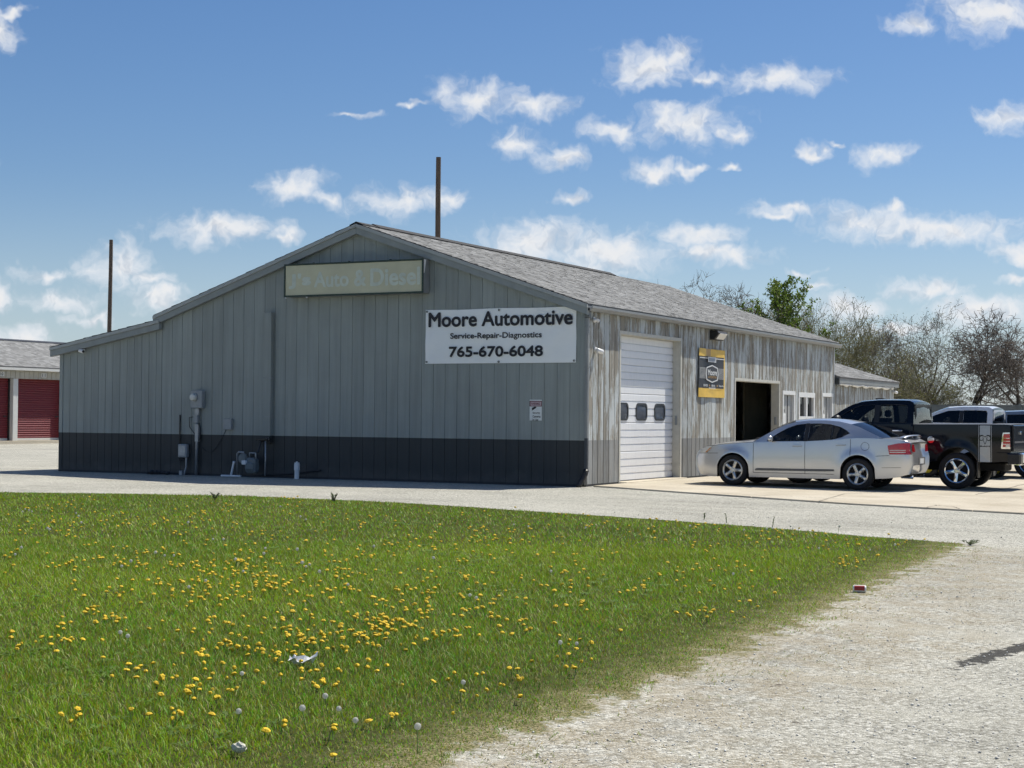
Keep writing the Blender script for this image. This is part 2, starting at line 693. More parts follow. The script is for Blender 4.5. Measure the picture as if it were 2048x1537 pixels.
def mat_tint(name, rough=.7, mul=(1, 1, 1), spec=.3, trans=0.0, backface=False, bmp=0.0):
    m, t, b, out = newmat(name)
    a = t.add('ShaderNodeAttribute')
    a.attribute_name = 'tint'
    c = t.mix(1.0, a.outputs['Color'], mul, 'MULTIPLY')
    t.put(b.inputs['Base Color'], c)
    b.inputs['Roughness'].default_value = rough
    b.inputs['Specular IOR Level'].default_value = spec
    if bmp:
        bump(t, b, t.noise(coords(t, 'World'), 160, 3, .7), bmp, .004)
    if trans:
        tl = t.add('ShaderNodeBsdfTranslucent')
        t.put(tl.inputs[0], c)
        mx = t.add('ShaderNodeMixShader')
        mx.inputs[0].default_value = trans
        t.l.new(b.outputs[0], mx.inputs[1])
        t.l.new(tl.outputs[0], mx.inputs[2])
        t.l.new(mx.outputs[0], out.inputs[0])
    return m


GRAVEL, CONCRETE, SOIL = mat_gravel(), mat_concrete(), mat_soil()
GRASS = mat_tint('grass_blades', .55, spec=.35, trans=.35)
SHINGLE = mat_tint('shingles', .93, spec=.15, bmp=.5)
FIELD = pm('far_field', (.10, .13, .045), .95, var=.3, scale=.05)

# ------------------------------------------------------------------ ground
XS = [-900, -120, -60, -30, 0, 3, 6, 9, 12, 15, 30, 60, 150, 900]
YS = [-900, -60, -30, -10, 0, 20, 60, 140, 900]
mb = MB()
mb.grid([[(x, y, float(gz(x))) for x in XS] for y in YS])
mb.build('ground', GRAVEL, kind='structure', label='pale crushed stone drive and yard around the building')
mb = MB()
mb.grid([[(x, y, .02) for x in (-900, -75, -20, 60, 900)] for y in (66, 110, 900)])
mb.build('far_field', FIELD, kind='structure', label='distant green field behind the trees')

# lawn outline, counted from the photograph's edge
TOP = [(-60, -19), (-30, -15.5), (-14, -11.2), (-7.62, -8.95), (-5.4, -8.0), (-3.26, -7.35), (-1.0, -7.5), (1.16, -7.74), (4.13, -8.32), (6.7, -8.9), (8.75, -9.75), (9.9, -10.05)]
RIGHT = [(10.10, -10.6), (10.22, -14.1), (10.50, -17.1), (10.72, -21.5), (10.74, -23.6), (10.72, -24.8), (10.66, -30), (10.6, -45)]


def ragged(pts, step=.22, amp=.10, seed=3):
    rr = random.Random(seed)
    out = []
    for (a, b) in zip(pts[:-1], pts[1:]):
        L = math.hypot(b[0]-a[0], b[1]-a[1])
        n = max(1, int(L/(step if L < 8 else 1.5)))
        for k in range(n):
            s = k/n
            out.append((a[0]+(b[0]-a[0])*s+rr.gauss(0, amp), a[1]+(b[1]-a[1])*s+rr.gauss(0, amp*.6)))
    out.append(pts[-1])
    return out


LAWN = ragged(TOP, seed=5, amp=.05)+ragged(RIGHT, seed=6, amp=.09)+[(-60, -45)]
LAWN_A = np.array(LAWN)


def in_poly(x, y, poly):
    ins = np.zeros(len(x), bool)
    px, py = poly[:, 0], poly[:, 1]
    j = len(poly)-1
    for i in range(len(poly)):
        c = ((py[i] > y) != (py[j] > y)) & (x < (px[j]-px[i])*(y-py[i])/(py[j]-py[i]+1e-12)+px[i])
        ins ^= c
        j = i
    return ins


def fill_poly(loops, cuts=0):
    """triangulate 2D outline plus holes; returns verts, tris"""
    bm = bmesh.new()
    es = []
    for lp in loops:
        vs = [bm.verts.new((p[0], p[1], 0)) for p in lp]
        es += [bm.edges.new((vs[i], vs[(i+1) % len(vs)])) for i in range(len(vs))]
    bmesh.ops.triangle_fill(bm, use_beauty=True, use_dissolve=False, edges=es, normal=(0, 0, 1))
    if cuts:
        bmesh.ops.subdivide_edges(bm, edges=bm.edges, cuts=cuts, use_grid_fill=True)
        bmesh.ops.triangulate(bm, faces=bm.faces)
    bm.verts.index_update()
    V = [tuple(v.co) for v in bm.verts]
    F = [tuple(v.index for v in f.verts) for f in bm.faces]
    bm.free()
    return V, F


def clip_x(poly, x0, keep_left):
    out = []
    for i in range(len(poly)):
        a, b = poly[i], poly[(i+1) % len(poly)]
        ina, inb = (a[0] <= x0) == keep_left, (b[0] <= x0) == keep_left
        if ina:
            out.append(a)
        if ina != inb:
            s = (x0-a[0])/(b[0]-a[0])
            out.append((x0, a[1]+(b[1]-a[1])*s))
    return out


SOILP = ragged(TOP, seed=15, amp=.04, step=.15)+[(x+.25, y) for x, y in RIGHT]+[(-60, -45)]
mb = MB()
for keep in (True, False):
    V, F = fill_poly([clip_x(SOILP, 0.0, keep)])
    i = len(mb.v)
    mb.v += [(v[0], v[1], float(gz(v[0]))+.0015) for v in V]
    mb.f += [tuple(i+k for k in f) for f in F]
    mb.m += [0]*len(F)
lawn = mb.build('lawn', SOIL, merge=1e-4, kind='structure', label='mown lawn full of dandelions in front of the building')
for p in lawn.data.polygons:
    if p.normal.z < 0:
        lawn.data.flip_normals()
        break

# ------------------------------------------------------------------ concrete apron in front of the bays
AP = [(.16, .14), (.72, -.02), (2.73, -.92), (6.34, -2.36), (9.47, -3.05), (14, -4.2), (20, -5.6), (20, 34), (.16, 34)]
apron = empty('concrete_apron', (0, 0, 0), kind='structure', label='weathered tan concrete apron in front of the garage bays')


def clip_poly(poly, a, b, c):
    """keep a*x+b*y<=c"""
    out = []
    for i in range(len(poly)):
        p, q = poly[i], poly[(i+1) % len(poly)]
        fp, fq = a*p[0]+b*p[1]-c, a*q[0]+b*q[1]-c
        if fp <= 0:
            out.append(p)
        if (fp <= 0) != (fq <= 0):
            s = fp/(fp-fq)
            out.append((p[0]+(q[0]-p[0])*s, p[1]+(q[1]-p[1])*s))
    return out


def slab(poly, top=.03, thick=.12):
    if len(poly) < 3:
        return
    m = MB()
    n = len(poly)
    t = [(x, y, float(gz(x))+top) for x, y in poly]
    bt = [(x, y, float(gz(x))+top-thick) for x, y in poly]
    ch = []
    cx, cy = sum(p[0] for p in poly)/n, sum(p[1] for p in poly)/n
    for (x, y, z) in t:
        d = math.hypot(cx-x, cy-y)
        ch.append((x+(cx-x)/d*.012, y+(cy-y)/d*.012, z))
    t = [(x, y, z-.008) for x, y, z in t]
    m.face(ch)
    for i in range(n):
        j = (i+1) % n
        m.face([t[i], t[j], ch[j], ch[i]])
        m.face([bt[i], bt[j], t[j], t[i]])
    m.build('slab', CONCRETE, apron, merge=1e-5)


xcuts = [0, 4.2, 8.6, 12.0, 20.1]
ycuts = [-8, 1.9, 7.2, 12.6, 18.0, 26, 35]
for xa, xb in zip(xcuts[:-1], xcuts[1:]):
    for ya, yb in zip(ycuts[:-1], ycuts[1:]):
        p = clip_poly(AP, -1, 0, -(xa+.007))
        p = clip_poly(p, 1, 0, xb-.007)
        p = clip_poly(p, 0, -1, -(ya+.007))
        p = clip_poly(p, 0, 1, yb-.007)
        slab(p)
CRACK = pm('crack_dirt', (.10, .085, .065), .95, var=.3, scale=12)


def crack(pts, w=.012):
    m = MB()
    rr = random.Random(len(pts)*7)
    P = []
    for (a, b) in zip(pts[:-1], pts[1:]):
        for k in range(8):
            s = k/8
            P.append((a[0]+(b[0]-a[0])*s+rr.gauss(0, .014), a[1]+(b[1]-a[1])*s+rr.gauss(0, .014)))
    for a, b in zip(P[:-1], P[1:]):
        d = Vector((b[0]-a[0], b[1]-a[1], 0)).normalized()
        s = Vector((-d.y, d.x, 0))*w*rr.uniform(.5, 1.1)
        za, zb = float(gz(a[0]))+.034, float(gz(b[0]))+.034
        m.face([(a[0]-s.x, a[1]-s.y, za), (b[0]-s.x, b[1]-s.y, zb), (b[0]+s.x, b[1]+s.y, zb), (a[0]+s.x, a[1]+s.y, za)])
    m.build('crack', CRACK, apron, fix=False)


for line in ([(1640, 1003), (1690, 988), (1760, 985), (1900, 996), (2048, 1000)], [(1845, 1018), (1872, 1011), (1905, 1014), (1920, 1019)], [(1950, 990), (2010, 978), (2060, 966)], [(1400, 985), (1560, 993), (1750, 1001)]):
    crack([tuple(ground_at(x, y, .03)[:2]) for x, y in line])

# ------------------------------------------------------------------ building materials
def mat_front():
    m, t, b, out = newmat('grey_siding_paint')
    P = coords(t, 'World')
    sx = t.add('ShaderNodeSeparateXYZ')
    t.put(sx.inputs[0], P)
    z = sx.outputs[2]
    streak = t.noise(t.mapping(P, (7, 7, .35)), 1.0, 6, .65)
    blot = t.noise(P, .8, 5, .6)
    light = t.mix(1.0, (.274, .302, .290), t.ramp(streak, [(.25, .84), (.75, 1.14)]), 'MULTIPLY')
    light = t.mix(1.0, light, t.ramp(blot, [(.3, .92), (.7, 1.07)]), 'MULTIPLY')
    dark = t.mix(1.0, (.031, .035, .037), t.ramp(streak, [(.25, .80), (.75, 1.2)]), 'MULTIPLY')
    zz = t.math('ADD', z, t.math('MULTIPLY', t.noise(P, 30, 2), .006))
    c = t.mix(t.maprange(zz, .974, .980, smooth=False), dark, light)
    # small chips where the paint has come off, mostly in a few patches
    patch = t.maprange(t.noise(P, .55, 3, .5), .50, .62)
    chip = t.math('MULTIPLY', t.maprange(t.noise(t.mapping(P, (11, 11, 6)), 1.0, 6, .75), .685, .70), patch)
    c = t.mix(chip, c, (.03, .03, .03))
    dust = t.math('SUBTRACT', 1.0, t.maprange(t.math('ADD', z, t.math('MULTIPLY', t.noise(P, 3, 5), .5)), .2, .62))
    c = t.mix(t.math('MULTIPLY', dust, .22), c, (.22, .20, .17))
    r = t.add('ShaderNodeObjectInfo').outputs['Random']
    c = t.mix(1.0, c, t.ramp(r, [(0, .95), (1, 1.05)]), 'MULTIPLY')
    t.put(b.inputs['Base Color'], c)
    b.inputs['Roughness'].default_value = .62
    bump(t, b, streak, .12, .004)
    return m


def mat_side():
    m, t, b, out = newmat('peeling_siding')
    P = coords(t, 'World')
    r = t.add('ShaderNodeObjectInfo').outputs['Random']
    off = t.add('ShaderNodeCombineXYZ')
    t.put(off.inputs[2], t.math('MULTIPLY', r, 9.0))
    Q = t.vec('ADD', P, off.outputs[0])
    sx = t.add('ShaderNodeSeparateXYZ')
    t.put(sx.inputs[0], P)
    z = sx.outputs[2]
    streak = t.noise(t.mapping(Q, (16, 16, .8)), 1.0, 7, .72)
    patch = t.noise(t.mapping(Q, (2.4, 2.4, .55)), 1.0, 6, .7)
    paint = t.ramp(streak, [(.25, (.42, .45, .46)), (.6, (.54, .575, .575)), (.8, (.62, .645, .635))])
    wood = t.ramp(streak, [(.25, (.14, .118, .088)), (.55, (.245, .212, .16)), (.8, (.36, .31, .23))])
    rust = t.ramp(streak, [(.3, (.20, .14, .075)), (.7, (.36, .28, .17))])
    wear = t.maprange(t.math('ADD', t.math('MULTIPLY', patch, .75), t.math('MULTIPLY', t.noise(t.mapping(Q, (40, 40, 4)), 1.0, 5, .7), .34)), .505, .575)
    c = t.mix(t.math('MULTIPLY', wear, .80), paint, wood)
    c = t.mix(t.math('MULTIPLY', t.maprange(t.noise(t.mapping(Q, (5, 5, .9)), 1.0, 6, .7), .60, .68), .6), c, rust)
    lo = t.math('SUBTRACT', 1.0, t.maprange(z, .974, .980, smooth=False))
    low = t.mix(1.0, t.ramp(streak, [(.25, (.165, .17, .172)), (.75, (.29, .29, .28))]), t.ramp(r, [(0, .85), (1, 1.15)]), 'MULTIPLY')
    c = t.mix(t.math('MULTIPLY', lo, .82), c, low)
    c = t.mix(1.0, c, t.ramp(r, [(0, .86), (1, 1.12)]), 'MULTIPLY')
    t.put(b.inputs['Base Color'], c)
    b.inputs['Roughness'].default_value = .8
    b.inputs['Specular IOR Level'].default_value = .25
    bump(t, b, streak, .35, .006)
    return m


FRONT, SIDE = mat_front(), mat_side()
TRIM = pm('grey_trim', (.26, .285, .285), .6, var=.12, scale=4, stretch=(1, 1, 1))
TRIM_LT = pm('light_grey_edge_trim', (.36, .38, .375), .5, var=.1, scale=5)
GUTTER = pm('grey_gutter', (.24, .25, .25), .45, var=.12, scale=3, dirt=.25)
BASEBOARD = pm('dark_base_trim', (.035, .035, .038), .7, var=.25, scale=8)
WHITE = pm('white_paint', (.80, .80, .78), .5, var=.05, scale=6, dirt=.10)
WHITE_DOOR = pm('white_door_steel', (.88, .885, .89), .42, var=.04, scale=5, dirt=.08, stretch=(1, 3, .6))
CREAM = pm('cream_jamb', (.58, .565, .50), .6, var=.10, scale=6, dirt=.15)
DARKGLASS = pm('dark_window_glass', (.10, .11, .125), .05, var=.2, scale=4, spec=.8)
PANE = glassmat('window_pane', .55)
BLACK = pm('black_plastic', (.018, .018, .019), .5, var=.2, scale=20)
DARKMETAL = pm('dark_metal', (.06, .062, .065), .45, .6, var=.2, scale=10)
GALV = pm('galvanised_grey', (.36, .375, .39), .45, .55, var=.15, scale=12)
GREYPL = pm('grey_enclosure', (.30, .32, .33), .5, var=.1, scale=12)
PVC = pm('white_pvc', (.72, .74, .76), .4, var=.05, scale=10)
INT_WALL = pm('shop_wall', (.22, .20, .155), .8, var=.2, scale=2, dirt=.3)
INT_FLOOR = pm('shop_floor', (.07, .066, .06), .7, var=.3, scale=2)
ROOFDECK = pm('roof_deck', (.17, .17, .17), .9, var=.2, scale=3)
RIDGE = pm('ridge_vent_shaded', (.012, .012, .014), .8, var=.2, scale=10)  # near-black because the vent's shade is put into its colour
YELLOW = pm('safety_yellow', (.62, .50, .04), .5, var=.12, scale=8)
RED = pm('red_enamel', (.34, .03, .025), .4, var=.12, scale=8)

bld = empty('auto_shop', (0, 0, 0), label='long grey metal-sided repair shop with gabled front, lean-to and peeling side wall', category='workshop')
XL, XM, XR, XRDG = -14.49, -11.28, 0.0, -5.64
YB = 18.47
SL = .339


def roof_main(x):
    return 5.80-SL*abs(x-XRDG)


def roof_lean(x):
    return 3.73-.183*(-11.30-x)


def wall_top(x):
    return (roof_main(x)-.13) if x >= XM else (roof_lean(x)-.12)


def siding(parent, O, S, N, s0, s1, pitch, ztop, mat, zbot=0.05, openings=(), rib=.02, jit=0.0, groove=.008, name='siding_board'):
    """vertical boards, each its own object, standing proud between narrow grooves"""
    O, S, N = Vector(O), Vector(S), Vector(N)
    edges = [s0]
    while edges[-1]+pitch*1.3 < s1:
        edges.append(edges[-1]+pitch*(1+R.uniform(-jit, jit)))
    edges.append(s1)
    for a, b in zip(edges[:-1], edges[1:]):
        cuts = sorted({a, b, *[c for o in openings for c in (o[0], o[1]) if a < c < b]})
        for p, q in zip(cuts[:-1], cuts[1:]):
            if q-p < .012:
                continue
            spans = [(zbot, None)]
            for (oa, ob, oz0, oz1) in openings:
                if oa-1e-6 <= p and q <= ob+1e-6:
                    spans = ([(zbot, oz0)] if oz0 > zbot+.02 else [])+[(oz1, None)]
            ga = groove if abs(p-a) < 1e-6 else 0.0
            gb = groove if abs(q-b) < 1e-6 else 0.0
            prof = ([(p, 0.0), (p+ga, 0.0)] if ga else [])+[(p+ga, rib), (q-gb, rib)]+([(q-gb, 0.0), (q, 0.0)] if gb else [])
            dev = R.uniform(-.0015, .0015)
            for (z0, z1) in spans:
                m = MB()
                for (sa, da), (sb, db) in zip(prof[:-1], prof[1:]):
                    za, zb_ = (ztop(sa), ztop(sb)) if z1 is None else (z1, z1)
                    A = O+S*sa+N*(da+dev)
                    B = O+S*sb+N*(db+dev)
                    m.face([(A.x, A.y, z0), (B.x, B.y, z0), (B.x, B.y, zb_), (A.x, A.y, za)])
                m.build(name, mat, parent, fix=False, merge=1e-5)


# --- wall cores behind the siding
fw = MB()
fw.prism([(0.05, XL+.02), (wall_top(XL)-.05, XL+.02), (wall_top(XM-.01)-.05, XM-.01), (wall_top(XM)-.05, XM), (wall_top(XRDG)-.06, XRDG), (wall_top(XR)-.06, XR-.02), (0.05, XR-.02)], 1, .004, .12)
front_wall = fw.build('front_wall', FRONT, bld)
D1 = (1.80, 5.45, 0.0, 3.35)
D2 = (9.30, 13.00, 0.0, 2.50)
DA = (13.36, 14.38, 0.0, 2.16)
WN = (14.86, 16.32, 1.0, 2.16)
DB = (17.22, 18.24, 0.0, 2.16)
OPEN = [D1, D2, DA, WN, DB]
sw = MB()
ys = [0.125]+[c for o in OPEN for c in o[:2]]+[YB-.02]
for a, b in zip(ys[:-1], ys[1:]):
    o = [q for q in OPEN if abs(q[0]-a) < 1e-6]
    if o:
        o = o[0]
        if o[2] > .1:
            sw.box(-.12, -.004, a, b, .05, o[2])
        sw.box(-.12, -.004, a, b, o[3], 3.70)
    else:
        sw.box(-.12, -.004, a, b, .05, 3.70)
side_wall = sw.build('side_wall', SIDE, bld)
MB().prism([(0.0, XM), (wall_top(XM), XM), (wall_top(XRDG), XRDG), (wall_top(XR), XR-.01), (0.0, XR-.01)], 1, YB-.12, YB).build('rear_wall', SIDE, bld)
MB().box(XL, XL+.10, .125, YB, 0, 3.02).build('lean_to_side_wall', FRONT, bld)
MB().prism([(0.0, XL+.1), (3.0, XL+.1), (3.6, XM-.01), (0.0, XM-.01)], 1, YB-.12, YB).build('lean_to_rear_wall', FRONT, bld)
MB().box(XL+.1, -.12, .12, YB-.12, -.05, .02).build('shop_floor', INT_FLOOR, bld)

# --- siding
siding(front_wall, (0, 0, 0), (1, 0, 0), (0, -1, 0), XM+.03, XR-.09, .3048, lambda s: wall_top(s), FRONT, jit=.02, rib=.010, groove=.0045)
siding(front_wall, (0, 0, 0), (1, 0, 0), (0, -1, 0), XL+.10, XM+.02, .2286, lambda s: wall_top(min(s, XM-.001)), FRONT, jit=.02, rib=.010, groove=.0045)
siding(side_wall, (0, 0, 0), (0, 1, 0), (1, 0, 0), .10, YB-.08, .290, lambda s: 3.72, SIDE, openings=OPEN, rib=.022, jit=.06, groove=.014)

# --- corner boards and base trim
MB().rbox(-.10, .022, -.026, .10, .03, 3.72, .006).build('corner_board', FRONT, bld)
MB().rbox(XL-.012, XL+.10, -.026, .10, .03, 3.02, .006).build('corner_board', FRONT, bld)
MB().rbox(-.05, .03, YB-.09, YB+.012, .03, 3.72, .006).build('corner_board', TRIM_LT, bld)
MB().box(XL-.01, -.03, -.018, .02, -.02, .052).build('base_trim', BASEBOARD, bld)
for a, b in ((.09, D1[0]-.02), (D1[1]+.06, D2[0]-.05), (D2[1]+.05, DA[0]-.05), (DA[1]+.05, DB[0]-.05)):
    MB().box(-.02, .020, a, b, -.02, .055).build('base_trim', BASEBOARD, bld)

# --- roof: decks, shingles, rakes, gutter


def slope_slab(m, xa, za, xb, zb_, th, y0, y1, mi=0):
    m.prism([(za, xa), (zb_, xb), (zb_-th, xb), (za-th, xa)], 1, y0, y1, mi)


mb = MB()
slope_slab(mb, XRDG, roof_main(XRDG), .12, roof_main(.12), .06, -.13, YB+.13)
rf = mb.build('roof', ROOFDECK, bld)
mb = MB()
slope_slab(mb, -11.42, roof_main(-11.42), XRDG, roof_main(XRDG), .06, -.13, YB+.13)
rf2 = mb.build('roof', ROOFDECK, bld)
mb = MB()
slope_slab(mb, -14.70, roof_lean(-14.70), XM+.02, roof_lean(XM+.02), .06, -.13, YB+.13)
rf3 = mb.build('roof', ROOFDECK, bld)
# rake: light metal edge above a wider board, on the gable and on the lean-to
for (xa, xb, fn) in ((XRDG+.002, .125, roof_main), (-11.43, XRDG-.002, roof_main), (-14.71, XM+.035, roof_lean)):
    mb = MB()
    mb.prism([(fn(xa)-.012, xa), (fn(xb)-.012, xb), (fn(xb)-.085, xb), (fn(xa)-.085, xa)], 1, -.175, -.134)
    mb.build('rake_edge', TRIM_LT, bld)
    mb = MB()
    mb.prism([(fn(xa)-.088, xa), (fn(xb)-.088, xb), (fn(xb)-.235, xb), (fn(xa)-.235, xa)], 1, -.148, -.028)
    mb.build('rake_board', TRIM, bld)
MB().prism([(3.07, -14.69), (2.93, -14.69), (2.93, XL-.014), (3.05, XL-.014)], 1, -.10, YB).build('eave_return', TRIM, bld)
MB().box(-11.44, -11.30, -.146, YB, 3.66, 3.80).build('eave_board', TRIM, bld)
# soffit, fascia and gutter along the lit side
MB().box(.004, .10, -.12, YB+.12, 3.705, 3.745).build('soffit', TRIM, bld)
mb = MB()
prof = [(.125, 3.80), (.125, 3.705), (.185, 3.705), (.222, 3.76), (.222, 3.803), (.232, 3.803), (.232, 3.755), (.19, 3.695), (.115, 3.695), (.115, 3.80)]
mb.prism([(z, x) for x, z in prof], 1, -.13, YB+.12)
mb.build('gutter', GUTTER, bld)
MB().box(.105, .114, -.13, YB+.12, 3.69, 3.80).build('fascia', TRIM_LT, bld)


def shingles(parent, x_lo, x_hi, fz, y0, y1, seed, course=.135, stuff=True):
    """staggered tabs laid course over course on a slope that falls in x"""
    rr = np.random.default_rng(seed)
    sgn = 1 if x_lo > x_hi else -1           # eave side
    dx = abs(x_lo-x_hi)
    sl = math.hypot(dx, fz(x_hi)-fz(x_lo))
    n = int(sl/course)
    V, F, T = [], [], []
    tone = rr.normal(0, 1, (n+2, 400))
    for k in range(n):
        f0, f1 = k/n, min((k+1.25)/n, 1.0)
        y = y0-rr.uniform(0, .3)
        while y < y1:
            w = rr.choice([.11, .16, .20, .25, .33])
            a, b = max(y, y0), min(y+w, y1)
            y += w
            if b-a < .02:
                continue
            lift = rr.choice([.011, .016, .021])
            xa, xb = x_lo+(x_hi-x_lo)*f0, x_lo+(x_hi-x_lo)*f1
            za, zb_ = fz(xa), fz(xb)
            i = len(V)
            V += [(xa, a, za+.001), (xa, b, za+.001), (xa, b, za+lift), (xa, a, za+lift), (xb, b, zb_+.004), (xb, a, zb_+.004)]
            F += [(i, i+1, i+2, i+3), (i+3, i+2, i+4, i+5)]
            tn = float(np.clip(.235+.034*rr.normal()+(.05 if rr.random() < .25 else 0), .08, .42))
            T += [(tn, tn*1.005, tn*1.0)]*6
    return link('shingles', np_mesh('shingles', np.array(V), np.array(F), SHINGLE, tint=np.array(T)), parent, kind='stuff')


shingles(rf, .13, XRDG+.02, lambda x: roof_main(x)+.001, -.15, YB+.15, 1)
shingles(rf2, -11.43, XRDG-.02, lambda x: roof_main(x)+.001, -.15, YB+.15, 2, course=.28)
shingles(rf3, -14.73, XM-.14, lambda x: roof_lean(x)+.001, -.15, YB+.15, 3, course=.28)
mb = MB()
zr = roof_main(XRDG)
mb.prism([(zr-.055, XRDG-.19), (zr+.035, XRDG), (zr-.055, XRDG+.19), (zr-.03, XRDG+.20), (zr+.065, XRDG), (zr-.03, XRDG-.20)], 1, .55, 14.0)
mb.build('ridge_vent', RIDGE, bld)
mb = MB()
mb.prism([(zr-.05, XRDG-.17), (zr+.022, XRDG), (zr-.05, XRDG+.17), (zr-.03, XRDG+.18), (zr+.042, XRDG), (zr-.03, XRDG-.18)], 1, -.15, .548)
mb.build('ridge_cap', RIDGE, bld)

# --- downspout on the near corner
mb = MB()
mb.rbox(.022, .13, -.075, .055, 3.55, 3.70, .012)
mb.build('downspout_head', pm('dark_grey_gutter', (.13, .14, .145), .5, var=.15, scale=8), bld)
mb = MB()
mb.rbox(.028, .10, -.06, .03, 1.02, 3.55, .012)
for z in (1.6, 2.5, 3.35):
    mb.box(.024, .106, -.064, .034, z, z+.035)
mb.build('downspout', GUTTER, bld)
mb = MB()
mb.rbox(.028, .098, -.058, .028, .34, 1.03, .012)
mb.build('downspout', pm('dark_painted_downspout', (.045, .052, .062), .5, var=.15, scale=8), bld)
mb = MB()
mb.tube([(.062, -.015, .36), (.055, -.05, .27), (.03, -.13, .17), (.0, -.22, .05), (-.01, -.25, .0)], .06, 10)
for k in range(7):
    s = k/6
    mb.lathe([(.066, -.008), (.066, .008)], (.06-.07*s, -.03-.2*s, .33-.30*s), 2, 10)
mb.build('drain_hose', BLACK, bld, smooth=True)

# --- bay one: closed sectional door set back in a cream frame


def jamb_frame(o, name):
    y0, y1, _, z1 = o
    m = MB()
    m.box(-.20, .012, y0, y0+.05, .03, z1-.05)
    m.build('jamb', CREAM, bld)
    m = MB()
    m.box(-.20, .012, y1-.05, y1, .03, z1-.05)
    m.build('jamb', CREAM, bld)
    m = MB()
    m.box(-.20, .012, y0, y1, z1-.05, z1)
    m.build('lintel', CREAM, bld)
    m = MB()
    m.box(.0125, .034, y0-.035, y0+.035, .03, z1+.03)
    m.box(.0125, .034, y1-.035, y1+.035, .03, z1+.03)
    m.box(.0125, .034, y0+.036, y1-.036, z1-.04, z1+.03)
    m.build('casing', CREAM, bld)


jamb_frame(D1, 'bay')
jamb_frame(D2, 'bay')
gd = MB().box(-.235, -.205, D1[0]-.03, D1[1]+.03, .03, 3.40).build('overhead_door', WHITE_DOOR, bld)
NS = 5
H1 = (3.30-.05)/NS
WIN_Y = (2.38, 3.48, 4.58)
for k in range(NS):
    z0 = .05+k*H1
    n = 4
    prof = [(z0+.004, -.204), (z0+.004, -.172)]
    for j in range(n):
        za, zb_ = z0+H1*j/n, z0+H1*(j+1)/n
        prof += [(za+.012, -.165), (zb_-.022, -.165)]
        if j < n-1:
            prof += [(zb_-.020, -.188), (zb_-.002, -.188)]
    prof += [(z0+H1-.004, -.172), (z0+H1-.004, -.204)]
    MB().prism(prof, 1, D1[0]+.055, D1[1]-.055).build('door_section', WHITE_DOOR, gd)


def rrect(cy, cz, w, h, r, n=5):
    pts = []
    for (sx, sy, a0) in ((1, 1, 0), (-1, 1, 90), (-1, -1, 180), (1, -1, 270)):
        for i in range(n+1):
            a = rad(a0+90*i/n)
            pts.append((cy+sx*(w/2-r)+r*math.cos(a), cz+sy*(h/2-r)+r*math.sin(a)))
    return pts


for cy in WIN_Y:
    cz = 1.60
    m = MB()
    o, i = rrect(cy, cz, .66, .40, .13), rrect(cy, cz, .56, .31, .10)
    n = len(o)
    for a in range(n):
        b = (a+1) % n
        m.face([(-.150, *o[a]), (-.150, *o[b]), (-.150, *i[b]), (-.150, *i[a])])
        m.face([(-.168, *o[a]), (-.168, *o[b]), (-.150, *o[b]), (-.150, *o[a])])
        m.face([(-.150, *i[a]), (-.150, *i[b]), (-.163, *i[b]), (-.163, *i[a])])
    f = m.build('window_frame', DARKMETAL, gd, merge=1e-5)
    MB().face([(-.1625, *p) for p in i]).build('pane', DARKGLASS, f)
MB().box(-.163, -.150, D1[0]+.06, D1[1]-.06, .032, .062).build('bottom_seal', BASEBOARD, gd)
MB().rbox(-.20, .20, D1[0]+.02, D1[1]+.02, -.03, .045, .01).build('threshold', CONCRETE, bld)
for yy in (D1[1]-.0, D2[1]-.0):
    MB().rbox(-.10, -.04, yy-.075, yy-.051, 1.30, 1.52, .006).build('keypad', GREYPL, bld)

# --- bay two: open, the shop's dark inside
MB().box(-5.4, -5.3, D1[1]+.9, YB-.2, .02, 3.6).build('inner_wall', INT_WALL, bld)
MB().box(-5.3, -2.2, 13.0, 13.12, .02, 3.6).build('inner_wall', INT_WALL, bld)
MB().box(-8.0, -.13, 9.3-1.0, 9.3-.88, .02, 3.6).build('inner_wall', INT_WALL, bld)
MB().box(-8.0, -.13, 6.0, YB-.13, 3.62, 3.66).build('shop_ceiling', INT_WALL, bld)
# raised door leaf on its tracks
mb = MB()
for k in range(4):
    mb.box(-.55-.62*(k+1), -.56-.62*k, D2[0]+.06, D2[1]-.06, 2.62, 2.66)
mb.build('raised_door', WHITE_DOOR, bld)

# --- walk-in doors and window between them
for o in (DA, DB):
    y0, y1, _, z1 = o
    m = MB()
    m.box(-.10, .030, y0-.06, y0+.03, .03, z1)
    m.build('door_frame', WHITE, bld)
    m = MB()
    m.box(-.10, .030, y1-.03, y1+.06, .03, z1)
    m.build('door_frame', WHITE, bld)
    m = MB()
    m.box(-.10, .034, y0-.07, y1+.07, z1, z1+.11)
    m.build('door_frame', WHITE, bld)
    d = MB().box(-.075, -.045, y0+.032, y1-.032, .03, z1-.003).build('door', pm('grey_door_paint', (.40, .40, .385), .5, var=.08, scale=4) if 'grey_door_paint' not in MATS else MATS['grey_door_paint'], bld)
    MB().box(-.0445, -.030, y0+.56, y0+.58, .04, z1-.02).build('door_seam', DARKMETAL, d)
    MB().rbox(-.0445, -.010, y0+.05, y0+.34, .05, 1.62, .006).build('white_panel', WHITE, d)  # tall white panel low on the left of the door leaf
    mk = MB().lathe([(.001, .05), (.045, .05), (.05, .03), (.05, 0)], (-.045, y0+.14, 1.70), 0, 12)
    mk.build('lock', DARKMETAL, d)
y0, y1, z0, z1 = WN
wf = MB()
wf.box(-.10, .030, y0-.06, y0+.05, z0, z1).box(-.10, .030, y1-.05, y1+.06, z0, z1)
wf.box(-.10, .034, y0-.07, y1+.07, z1-.05, z1+.09).box(-.10, .05, y0-.07, y1+.07, z0-.05, z0+.05)
